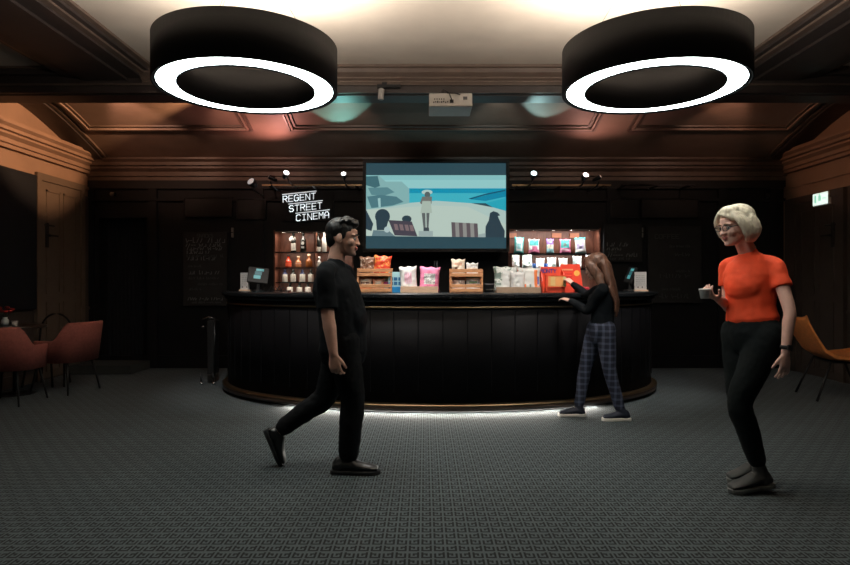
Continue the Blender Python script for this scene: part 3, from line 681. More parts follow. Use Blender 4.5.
q(343, zt, .036, .28, ag, 'amber bottle partly behind the man on the top shelf', W_, kg)
b = MB(); b.lathe([(.024, 0), (.024, .004)], M['white'], axis='Y'); b.box((-.022, 0, -.075), (.022, .004, -.045), M['white'])
o = b.build('emblem'); 
em = [t_ for t_ in COL.objects if t_.get('label', '').startswith('black bottle with round')][0]; o.parent = em; o.location = (0, -.048, .13)
b = MB(); b.lathe([(.012, 0), (.045, .02), (.05, .045), (.045, .07), (.012, .09)], mat('globe_glow', (1, .95, .85), .3, emis=.7, ecol=(1, .9, .75)), (NX(291), YB+.24, 1.86)); b.lathe([(.006, .08), (.006, .14)], M['steel'], (NX(291), YB+.24, 1.86)); tag(b.build('globe_bulb'), 'small glowing globe bulb hanging in the bottle niche', 'bulb')
z2 = 1.472
q(288.5, z2, .044, .19, rg_, 'short red spirit bottle with bright label on the middle shelf', paint(.85, .12, .05), M['steel'], shape='round', rect=(.1, .38))
q(298.5, z2, .042, .17, og, 'short orange-brown spirit bottle on the middle shelf', paint(.7, .4, .3), M['tan'], shape='round', rect=(.3, .42))
q(309, z2, .050, .20, ag, 'squat amber bottle with pale stopper on the middle shelf', None, M['pale'], shape='round')
q(319, z2, .036, .16, cg, 'small clear bottle with pale round top on the middle shelf', W_, M['white'], shape='round', rect=(.15, .4))
q(329, z2, .036, .19, kg, 'dark short bottle partly behind the man on the middle shelf', slv, kg, shape='round', rect=(.15, .4))
z3 = 1.257
for i, (p_, gl, lab) in enumerate(((285, nvy, 'left navy-topped bottle with silver label on third shelf'), (293.3, kg, 'black-topped bottle with silver label, second on third shelf'), (302.5, nvy, 'navy-topped bottle with silver label, third on third shelf'), (311, kg, 'black-topped bottle with silver label, fourth on third shelf'), (320, nvy, 'navy-topped bottle behind the man on the third shelf'), (330, kg, 'last black-topped bottle on the third shelf'))):
    q(p_, z3, .04, .185, gl, lab, slv, gl, shape='sq', rect=(.02, .62))
for i, (p_, lab) in enumerate(((290, 'left dark bottle with twin silver label on the lowest shelf'), (299.5, 'middle dark bottle with silver label on the lowest shelf'), (308, 'dark bottle with grey label, third on the lowest shelf'), (320, 'dark bottle behind the man on the lowest shelf'))):
    q(p_, 1.042, .042, .20, kg, lab, slv if i < 2 else M['offw'], kg, shape='sq', rect=(.25, .7))

# ------------------------------------------------------------------ SNACK BAGS
def bag(x, y, z, w_, h, dep, base, rects, lab, rz=0, rx=-.08, grp=None, nm='snack_bag', cat='snack bag', marks=None, ry=0):
    nx_, nz = 14, 18; b = MB(); mats = base
    def P(u, v, s):
        e = min(v, 1-v); pinch = min(1, e/.10); 
        bul = (sin(pi*u)**.6 if 0 < u < 1 else 0)*pinch**.8*(1-.25*v)
        ww = w_/2*(1-.09*min(1, e/.25)*(1)); xx = (u-.5)*2*ww
        wr = noise.noise(Vector((u*5+x*9, v*6+z*7, s)))*.022*pinch
        return (xx+.002*sin(v*40)*0, s*(bul*dep/2+wr*.6*(0 < u < 1)), v*h+(.006*sin(u*14) if v > .99 else 0))
    F = [[b.v(P(i/nx_, j/nz, -1)) for i in range(nx_+1)] for j in range(nz+1)]
    Bk = [[F[j][i] if i in (0, nx_) or j in (0, nz) else b.v(P(i/nx_, j/nz, 1)) for i in range(nx_+1)] for j in range(nz+1)]
    for j in range(nz):
        for i in range(nx_):
            m = base; u, v = (i+.5)/nx_, (j+.5)/nz
            for (u0, v0, u1, v1, mm) in rects:
                if u0 <= u <= u1 and v0 <= v <= v1: m = mm
            b.f([F[j][i], F[j][i+1], F[j+1][i+1], F[j+1][i]], m, True)
            b.f([Bk[j][i+1], Bk[j][i], Bk[j+1][i], Bk[j+1][i+1]], base, True)
    o = b.build(nm); o.location = (x, y, z); o.rotation_euler = (rx, ry, rz); tag(o, lab, cat, grp)
    return o
tealp = paint(.10, .50, .50); pinkp = paint(.75, .22, .38); purp = paint(.35, .20, .55); aqua = paint(.35, .68, .72); cream = paint(.85, .74, .6); Wt = paint(.85, .85, .83); gr = paint(.25, .33, .3); redp = paint(.7, .06, .03); orp = paint(.9, .25, .08); brp = paint(.16, .07, .04); blup = paint(.03, .16, .55); mag = paint(.7, .08, .3); grn = paint(.2, .35, .15); lil = paint(.62, .55, .8)
NY = YB+.14; NRX = lambda p: (p-425)/600*8.9
gT = 'snack bags on the upper niche shelf'; gB = 'snack bags on the lower niche shelf'
z_ = 1.677
bag(NRX(519), NY, z_, .15, .25, .07, tealp, [(.25, .15, .85, .95, Wt), (.3, .3, .7, .6, aqua)], 'white and teal snack bag, first from the screen on the upper niche shelf', grp=gT, ry=.05)
bag(NRX(534.5), NY, z_, .17, .22, .07, Wt, [(.1, .55, .9, .95, tealp), (0, .0, 1, .3, pinkp), (.3, .3, .8, .5, pinkp)], 'teal and pink snack bag, second from the screen on the upper niche shelf', grp=gT)
bag(NRX(550.8), NY, z_, .115, .225, .07, aqua, [(0, .62, 1, 1, purp), (.1, .35, .9, .6, cream), (.3, .7, .7, .85, lil)], 'purple and aqua narrow snack bag in the middle of the upper niche shelf', grp=gT)
bag(NRX(566), NY, z_, .17, .22, .07, pinkp, [(.1, .4, .85, .92, tealp), (.3, .5, .6, .7, gr), (.1, .2, .8, .3, Wt)], 'pink snack bag with dark teal panel on the upper niche shelf', grp=gT)
bag(NRX(581.5), NY, z_, .17, .245, .07, Wt, [(0, .85, 1, 1, tealp), (.15, .3, .8, .8, lil), (0, .0, 1, .12, aqua)], 'lilac-white snack bag at the right end of the upper niche shelf', grp=gT, ry=-.04)
z_ = 1.457
for i, (p_, w2, h2, pat, lab) in enumerate(((516, .12, .21, [(.3, .3, .6, .5, gr)], 'plain white snack bag, first on the lower niche shelf'), (527.5, .16, .22, [(.1, .55, .35, .9, gr), (.1, .1, .3, .3, gr), (.6, .3, .8, .5, gr)], 'white bag with grey print, second on the lower niche shelf'),
        (540.5, .135, .155, [(.2, .1, .8, .3, cream)], 'small cream-white snack bag, third on the lower niche shelf'), (552, .14, .165, [(.5, .1, .9, .4, gr)], 'small white bag with grey corner on the lower niche shelf'),
        (563.5, .14, .155, [(.2, .4, .8, .7, cream)], 'small creamy bag right of centre on the lower niche shelf'), (577.5, .14, .19, [(.1, .2, .5, .8, gr), (.6, .5, .8, .7, Wt)], 'white bag with grey-green side print on the lower niche shelf'), (590, .13, .21, [(.3, .1, .6, .4, cream)], 'white snack bag beside the girl on the lower niche shelf'))):
    bag(NRX(p_), NY-.02, z_, w2, h2, .06, (PR2, PR1, Wt, PR2, Wt, PR2, Wt)[i], pat, lab, grp=gB)
for p_, lab in ((534, 'small blue packet low between the white bags, nearer the screen'), (545.5, 'small blue packet between the white bags in the middle of the shelf')): bag(NRX(p_), NY-.07, z_, .06, .07, .03, blup, [], lab, nm='snack_packet')

CT = 1.148       # counter top height
def CXp(p, y): return (p-425)/600*y
# two-tier crates
def crate(px0, px1, y, ztop, lab):
    x0, x1 = CXp(px0, y), CXp(px1, y); w_ = x1-x0; h = ztop-CT
    t = thing('wooden_crate', lab, 'crate', ((x0+x1)/2, y, CT), 0, 'two-tier snack crates on the bar')
    m = M['wood']; D = .17
    for s in (-1, 1):
        b = MB(); xx = s*(w_/2-.008)
        b.box((xx-.008, 0, 0), (xx+.008, .016, h*.92), m); b.box((xx-.008, D-.016, 0), (xx+.008, D, h), m)
        for zz in (.0, .055): b.box((xx-.008, .016, zz+.01), (xx+.008, D-.016, zz+.045), m)
        for zz in (h-.095, h-.048): b.box((xx-.008, .016, zz), (xx+.008, D-.016, zz+.035), m)
        b.build('side_panel', t)
    for i, z0 in enumerate((0.0, h-.09)):
        b = MB()
        for zz in (.006, .05): b.box((-w_/2+.003, -.008, z0+zz), (w_/2-.003, 0, z0+zz+.034), m, bev=.002)
        b.build('front_slats', t)
        b = MB(); b.box((-w_/2+.016, 0, z0+.004), (w_/2-.016, D-.002, z0+.012), m); b.build('tier_floor', t)
    b = MB()
    for zz in (.03, .12, h*.62, h*.8): b.box((-w_/2+.016, D-.01, zz), (w_/2-.016, D-.002, zz+.04), m)
    b.build('back_slats', t)
    return x0, x1, h
yc = 6.2
x0, x1, h = crate(357, 392, yc, 1.25-(268-282.5)/600*6.2, 'two-tier wooden crate of crisp bags beside the man')
g1 = 'bags in the wooden crates'
bag(x0+.10, yc+.07, CT+h-.075, .17, .195, .07, PR4, [(.3, .3, .75, .6, PR4)], 'brown crisp bag in the upper tier of the crate beside the man', grp=g1)
bag(x0+.25, yc+.06, CT+h-.075, .19, .205, .07, PR5, [], 'red and orange crisp bag in the upper tier of the crate beside the man', grp=g1, ry=.07)
bag(x0+.085, yc+.055, CT+.014, .13, .13, .06, cream, [(.1, .55, .4, .7, brp), (.5, .55, .8, .7, brp), (0, 0, 1, .3, orp)], 'cream bag with dark print in the lower tier of the crate beside the man', grp=g1)
bag(x0+.215, yc+.06, CT+.014, .13, .13, .06, paint(.85, .4, .25), [(.2, .5, .8, .8, cream)], 'peach bag in the lower tier of the crate beside the man', grp=g1)
bag(x0+.28, yc+.10, CT+.014, .14, .155, .05, Wt, [(.1, .3, .9, .6, mag), (.7, .3, 1, .55, purp), (0, .8, 1, 1, grn)], 'white bag with magenta band at the back of the lower crate tier', grp=g1)
x0, x1, h = crate(450, 483, yc, 1.25-(268.5-282.5)/600*6.2, 'two-tier wooden crate of pale bags in the middle of the bar')
bag(x0+.09, yc+.07, CT+h-.075, .15, .175, .06, cream, [(.2, .3, .4, .5, brp), (.2, .6, .8, .8, paint(.8, .5, .35))], 'cream bag in the upper tier of the middle crate', grp=g1)
bag(x0+.235, yc+.07, CT+h-.075, .13, .135, .06, Wt, [(.1, .4, .9, .6, cream)], 'white bag in the upper tier of the middle crate', grp=g1)
bag(x0+.09, yc+.06, CT+.014, .15, .14, .06, paint(.85, .7, .62), [(.1, .8, 1, .9, brp)], 'pinkish-white bag in the lower tier of the middle crate', grp=g1)
bag(x0+.245, yc+.07, CT+.014, .16, .16, .06, Wt, [(.0, .85, 1, 1, grn), (.2, .5, .8, .6, grn)], 'white bag with green edge in the lower tier of the middle crate', grp=g1)
# blue and white box
y = 6.22; x0, x1 = CXp(388.5, y), CXp(403, y); zt = 1.25-(272-282.5)/600*y
b = MB(); bx_ = paint(.45, .75, .82); b.box((x0, y, CT), (x1, y+.1, zt), bx_, bev=.002)
o = b.build('display_box'); tag(o, 'pale blue box with dark blue squares beside the wooden crate', 'box')
b = MB(); dz = (zt-CT)
for j in range(2):
    for i in range(3): b.box((x0+.01+i*.046, y-.003, CT+dz*(.36+.22*j)), (x0+.046+i*.046, y, CT+dz*(.52+.22*j)), paint(.02, .15, .35))
b.box((x0, y-.003, CT), (x1, y, CT+dz*.28), paint(.02, .25, .6)); b.build('print', o)
# pale tray with white and pink bags
def tray(px0, px1, y, hh, m, lab, D=.2):
    x0, x1 = CXp(px0, y), CXp(px1, y); b = MB()
    b.box((x0, y, CT), (x1, y+.012, CT+hh), m); b.box((x0, y+D-.012, CT), (x1, y+D, CT+hh), m); b.box((x0, y+.012, CT), (x0+.012, y+D-.012, CT+hh), m); b.box((x1-.012, y+.012, CT), (x1, y+D-.012, CT+hh), m); b.box((x0+.012, y+.012, CT), (x1-.012, y+D-.012, CT+.01), m)
    tag(b.build('wooden_tray'), lab, 'tray'); return x0, x1
y = 6.12; x0, x1 = tray(400.5, 438, y, .062, M['pale'], 'pale wooden tray holding a white and a pink bag')
def textbag(o, w_, h, dep, rows, m, s=.6):
    b = MB()
    for (z, txt, cw) in rows:
        tot = len(txt)*cw*1.35; write(b, txt, -tot/2, -dep/2-.004, z, cw, cw*1.5, cw*.35, cw*.28, .002, m)
    b.build('print', o)
o = bag((x0+x1)/2-.105, y+.07, CT+.012, .185, .255, .09, Wt, [(.3, .3, .7, .75, paint(.85, .7, .78))], 'tall white popcorn bag in the pale tray', ry=-.06)
b = MB()
for i in range(4): b.box((-.035+i*.02, -.052, .09), (-.03+i*.02, -.048, .18), pinkp)
b.build('print', o)
o = bag((x0+x1)/2+.1, y+.07, CT+.012, .215, .25, .09, paint(.9, .28, .48), [(.25, .28, .8, .72, Wt)], 'bright pink popcorn bag with white lettering block in the pale tray', ry=.05)
b = MB()
for j in range(4):
    scribble(b, -.06, .055, -.052, .08+j*.028, .018, .003, paint(.12, .1, .13), t=.002)
b.build('print', o)
# plain dark items behind
b = MB(); b.tube([(CXp(437, 6.6), 6.6, CT), (CXp(437, 6.6), 6.6, CT+.34)], .012, M['steel']); b.tube([(CXp(434.5, 6.6), 6.6, CT), (CXp(434.5, 6.6), 6.6, CT+.34)], .006, M['steel']); b.box((CXp(432, 6.6), 6.55, CT), (CXp(441, 6.6), 6.65, CT+.01), M['steel']); tag(b.build('metal_post'), 'thin dark metal post standing on the bar behind the pink bag', 'post')
b = MB(); b.box((CXp(484, 6.45), 6.4, CT), (CXp(494, 6.45), 6.52, CT+.09), M['steel'], bev=.008); b.box((CXp(485, 6.45), 6.37, CT+.02), (CXp(493, 6.45), 6.4, CT+.035), M['chrome']); tag(b.build('small_appliance'), 'small dark metal appliance beside the middle crate', 'appliance')
# tray 2 with folded tan front and bags
y = 6.1; x0, x1 = tray(497, 541, y, .055, M['tan'], 'tan cardboard tray of large printed bags on the bar', .24)
o = bag(x0+.10, y+.10, CT+.012, .25, .255, .10, PR1, [(.35, .1, .95, .85, Wt), (.0, .5, .3, .7, gr), (.05, .2, .25, .35, gr)], 'large grey-white patterned bag in the tan tray', rx=-.12)
o = bag(x0+.34, y+.09, CT+.012, .26, .245, .10, PR3, [(.05, .5, .3, .8, gr), (.7, .1, .85, .9, orp), (.85, .3, .95, .6, blup), (.15, .1, .35, .3, orp), (.5, .1, .6, .3, gr)], 'large white bag with orange streak in the tan tray', rx=-.12)
o = bag(x0+.215, y+.045, CT+.012, .16, .20, .05, paint(.78, .76, .74), [(.2, .3, .8, .7, Wt)], 'smaller pale bag in front between the two large printed bags')
# orange display box
y = 6.15; x0, x1 = CXp(542, y), CXp(563, y)
om = paint(.88, .10, .045); om2 = paint(.85, .07, .035)
t = thing('display_box', 'orange-red open display box with purple lettering in front of the girl', 'box', (x0+.11, y, CT), .06)
b = MB(); b.box((-.11, .12, 0), (.13, .128, .265), om); b.build('back_panel', t)
for s in (-.11, .122):
    b = MB(); b.extr([(0, 0), (.12, 0), (.12, .24), (.04, .20), (0, .12)], .008, om, 'YZ', s); b.build('side_panel', t)
b = MB(); b.box((-.11, 0, 0), (.13, .008, .05), om); b.box((-.11, 0, 0), (.13, .12, .006), om); b.box((-.08, -.03, .02), (-.055, .0, .17), om); b.box((-.08, -.03, .17), (.19, .03, .18), om); b.build('front_panel', t)
b = MB(); b.box((-.055, -.025, .06), (.12, .0, .168), paint(.95, .42, .15)); b.box((-.03, -.028, .07), (.02, -.025, .16), paint(.95, .62, .25)); b.box((.1, -.03, .06), (.13, -.0, .16), paint(.55, .55, .25)); b.build('packets', t)
b = MB(); write(b, 'MONTY', -.098, .118, .205, .026, .036, .009, .0075, .003, paint(.10, .06, .30)); b.build('lettering', t)
t2 = thing('display_board', 'bright red leaning board with yellow dot behind the orange display box', 'board', (CXp(570, 6.33), 6.33, CT), -.08)
b = MB(); b.extr([(-.11, 0), (.14, 0), (.10, .295), (-.10, .295)], .012, om2, 'XZ', 0); b.build('panel', t2)
b = MB(); b.lathe([(.03, 0), (.03, .003)], paint(.95, .5, .1), (.07, -.0, .2), axis='Y'); b.box((-.08, -.003, .23), (.03, 0, .245), paint(.95, .4, .2)); b.box((-.08, -.003, .14), (.02, 0, .2), paint(.7, .04, .03)); b.build('print', t2)
b = MB(); b.extr([(.012, 0), (.1, 0), (.012, .2)], .01, om2, 'YZ', 0); b.build('strut', t2)
y = 6.25; b = MB()
for i in range(5): b.lathe([(.018, 0), (.02, .03), (.012, .045)], mat('red_wrapper', (.55, .03, .05), .3), (CXp(582, y)+i*.022-.03, y+(i % 2)*.04, CT+.012), n=10)
b.lathe([(.075, 0), (.085, .03), (.08, .03), (.07, .01)], M['black2'], (CXp(583, y), y+.02, CT), n=20); tag(b.build('bowl_of_sweets', kind='stuff'), 'black bowl of small red-wrapped sweets behind the girl', 'sweets')
# menu cards
def card(px_, w_, h_, y, lab):
    x = CXp(px_, y); t = thing('menu_card', lab, 'card holder', (x, y, CT))
    b = MB(); b.box((-w_/2-.01, -.03, 0), (w_/2+.01, .04, .018), M['pale'], bev=.003); b.build('wooden_base', t)
    b = MB(); b.box((-w_/2, 0, .015), (w_/2, .004, h_), paint(.62, .61, .6)); b.build('card', t)
    b = MB()
    for i in range(6): scribble(b, -w_/2+.015, w_/2-.02, -.0005, .07+i*.022, .008, .002, paint(.25, .25, .25), t=.001)
    for s in (-.03, .02): b.box((s-.006, -.002, .04), (s+.008, 0, .055), paint(.05, .05, .05))
    b.build('print', t)
card(245, .11, .22, 7.2, 'white menu card in a wooden base at the left end of the bar')
card(640.5, .14, .225, 7.0, 'white menu card in a wooden base at the right end of the bar')
# tills with teal screens
def till(px_, y, rz, lab, s=1):
    x = CXp(px_, y); t = thing('till_screen', lab, 'till', (x, y, CT), rz)
    b = MB(); b.lathe([(.07, 0), (.07, .012), (.02, .02), (.016, .12)], M['black2']); b.build('stand', t)
    b = MB(); b.T = Matrix.Translation((0, 0, .17)) @ Matrix.Rotation(R(-22), 4, 'X') @ Matrix.Rotation(.12, 4, 'Y'); b.box((-.12*s, -.01, -.08), (.12*s, .02, .12), M['black2'], bev=.008); b.build('casing', t)
    b = MB(); b.T = Matrix.Translation((0, 0, .17)) @ Matrix.Rotation(R(-22), 4, 'X') @ Matrix.Rotation(.12, 4, 'Y'); tm = glow('till_glow', (.08, .34, .38), .4); td = glow('till_glow_dim', (.03, .15, .18), .3)
    b.box((-.03*s, -.013, .07), (.06*s, -.011, .10), tm); b.box((-.04*s, -.013, .02), (.04*s, -.011, .065), td); b.box((-.05*s, -.013, -.03), (.03*s, -.011, .015), tm); b.build('display', t)
till(258, 7.15, .3, 'till with small teal-lit screen at the left end of the bar')
till(630, 7.05, -1.0, 'card terminal with small teal light beside the right menu card', .5)
b = MB(); y = 7.1
for i in range(4):
    b.tube([(CXp(268+i*4, y), y, CT), (CXp(271+i*4, y), y+.03, CT+.06-.01*(i % 2)), (CXp(274+i*4, y), y, CT+.01)], .006, M['steel'])
tag(b.build('tangled_cable'), 'tangle of dark cables beside the till', 'cable')
# beer tap tower behind left
# stand with chrome fittings left of the bar
t = thing('folded_stand', 'slim black folded stand with chrome fittings left of the bar', 'stand', (-2.62, 7.45, 0))
b = MB(); b.box((-.05, -.1, .12), (.03, .1, .78), M['black2'], bev=.01); b.build('body', t)
b = MB(); b.tube([(-.1, -.12, .80), (-.02, -.12, .83), (.05, -.12, .81)], .008, M['chrome']); b.lathe([(.02, 0), (.018, .02)], M['chrome'], (-.09, -.12, .7)); b.tube([(.045, -.1, .1), (.045, -.1, .8)], .006, M['steel']); b.build('handle', t)
for x in (-.13, .02):
    b = MB(); b.tube([(x, -.1, .14), (x+.01, -.1, .02)], .01, M['steel']); b.lathe([(.02, 0), (.02, .02), (.012, .03)], M['chrome'], (x+.01, -.1, 0)); b.build('foot', t)

# ------------------------------------------------------------------ CHAIRS AND TABLE
def tub_chair(loc, rz, lab):
    t = thing('tub_chair', lab, 'chair', loc, rz, 'rust-pink tub chairs at the small table')
    m = M['pink_up']
    # local: faces +Y
    b = MB(); b.rings([[(x*s_, (y*s_), z) for x, y in [(.26*(abs(cos(a))**.6)*(1 if cos(a) > 0 else -1), .25*(abs(sin(a))**.6)*(1 if sin(a) > 0 else -1)) for a in [2*pi*i/28 for i in range(28)]]] for z, s_ in ((.36, .9), (.375, 1), (.44, 1), (.465, .93), (.47, .5))], m); b.build('seat', t)
    n = 28; b = MB(); outer = []; 
    rs = []
    for i in range(n+1):
        a = R(-200)+R(220)*i/n           # wraps the back (-Y) from arm to arm
        c_, s_ = cos(a), sin(a)
        k_ = max(0, -s_); q_ = min(1, max(0, (k_-.15)/.6)); ht = .60+.20*q_*q_*(3-2*q_); out = 1+.10*k_
        ox, oy = .31*(abs(c_)**.7)*(1 if c_ > 0 else -1), .29*(abs(s_)**.7)*(1 if s_ > 0 else -1)
        rs.append([(ox*.93, oy*.93, .37), (ox, oy, .36), (ox*out*1.04, oy*out*1.08, ht-.02), (ox*out*1.03, oy*out*1.07, ht), (ox*out*.96, oy*out*.98, ht+.005), (ox*out*.9, oy*out*.92, ht-.02), (ox*.86, oy*.86, .45)])
    b.rings(rs, m, True, True); b.build('backrest', t)
    for sx in (-1, 1):
        for sy in (-1, 1):
            b = MB(); b.tube([(sx*.19, sy*.18, .37), (sx*.25, sy*.24, 0)], [.014, .009], M['black2'], 10); b.build('leg', t)
    return t
tub_chair((-4.33, 6.25, 0), .03, 'rust-pink tub chair seen from behind at the left edge')
tub_chair((-4.13, 6.9, 0), 1.4, 'rust-pink tub chair seen side-on beside the dark table')
t = thing('side_table', 'small dark round table between the rust-pink tub chairs', 'table', (-4.60, 6.74, 0))
b = MB(); b.lathe([(.30, .74), (.31, .75), (.31, .765), (.30, .77)], M['brown'], n=40); b.build('tabletop', t)
b = MB(); b.lathe([(.03, .03), (.025, .1), (.025, .7), (.08, .74)], M['steel']); b.build('pedestal', t)
b = MB(); b.lathe([(.2, 0), (.2, .012), (.03, .03)], M['steel'], n=30); b.build('base', t)
# bentwood dark chair beyond the table
t = thing('hoop_back_chair', 'dark chair with thin black hoop back beside the wall', 'chair', (-4.62, 7.33, 0), pi)
b = MB(); b.lathe([(.19, .43), (.2, .44), (.2, .46), (.19, .47)], M['brown'], n=28); b.build('seat', t)
b = MB(); b.tube([(-.19, -.14, .44)]+[(.2*cos(a), -.19, .62+.24*sin(a)) for a in [pi-pi*i/14 for i in range(15)]]+[(.19, -.14, .44)], .012, M['black2']); b.build('backrest', t)
for sx in (-1, 1):
    for sy in (-1, 1): b = MB(); b.tube([(sx*.13, sy*.13, .44), (sx*.18, sy*.18, 0)], .013, M['black2']); b.build('leg', t)
# flower vase and things on table
TZ = .77
t = thing('flower_vase', 'small white vase of dark red flowers on the round table', 'vase', (-4.66, 6.66, TZ))
b = MB(); b.lathe([(.028, 0), (.036, .03), (.036, .06), (.02, .085), (.024, .095)], M['white']); b.build('vase', t)
fl = mat('red_petals', (.35, .02, .015), .6); gl_ = mat('dark_leaves', (.02, .045, .02), .6)
b = MB()
for i in range(7):
    a = i*.9; r_ = .05+.02*(i % 2); c = (r_*cos(a), r_*sin(a), .16+.02*(i % 3)); b.lathe([(.004, -.02), (.022, -.008), (.026, .008), (.012, .014)], fl, c, n=10)
b.build('flowers', t)
b = MB()
for i in range(7):
    a = i*.9; r_ = .05; b.tube([(0, 0, .08), (r_*.6*cos(a), r_*.6*sin(a), .12), (r_*cos(a), r_*sin(a), .155)], .003, gl_, 5)
b.build('stems', t)
b = MB(); b.lathe([(.03, 0), (.034, .06), (.031, .06), (.027, .008)], paint(.4, .36, .34), (-4.50, 6.58, TZ)); b.lathe([(.05, -.0), (.05, .004)], paint(.4, .36, .34), (-4.50, 6.58, TZ)); tag(b.build('cup'), 'small pale cup on a saucer on the round table', 'cup')
# mustard lounge chairs on the right
def lounge(loc, rz, lab):
    t = thing('lounge_chair', lab, 'chair', loc, rz, None)
    m = M['must']   # local: faces +Y; profile in YZ
    prof = [(-.40, .84), (-.37, .75), (-.31, .62), (-.24, .49), (-.15, .425), (0, .41), (.14, .43), (.26, .455), (.35, .45)]
    pts = []
    from mathutils.geometry import interpolate_bezier
    sm = []
    for i in range(len(prof)-1):
        for k_ in range(5): sm.append(Vector(prof[i]).lerp(Vector(prof[i+1]), k_/5))
    sm.append(Vector(prof[-1]))
    n = 26; W = .29; th = .035; b = MB(); top = []; bot = []
    for j in range(n+1):
        u = -1+2*j/n; ridge = .006*abs(sin(j*pi/2))
        edge = (abs(u)**4)*.035
        top.append([(u*W, p.x, p.y+edge+ridge+(th if 1 else 0)) for p in sm]); bot.append([(u*W, p.x, p.y+edge) for p in sm])
    rings = [tp+bt[::-1] for tp, bt in zip(top, bot)]
    b.rings(rings, m, True, True); b.build('ribbed_shell', t)
    t.scale = (1.12, 1.12, 1.0)
    for sx in (-1, 1):
        b = MB(); b.tube([(sx*.2, -.16, .42), (sx*.25, -.3, 0)], .012, M['black2']); b.build('leg', t)
        b = MB(); b.tube([(sx*.2, .1, .43), (sx*.25, .26, 0)], .012, M['black2']); b.build('leg', t)
    b = MB(); b.box((-.2, -.17, .40), (.2, .12, .415), M['black2']); b.build('seat_support', t)
lounge((4.50, 6.50, 0), -1.78, 'mustard ribbed leather lounge chair nearest the woman in orange')

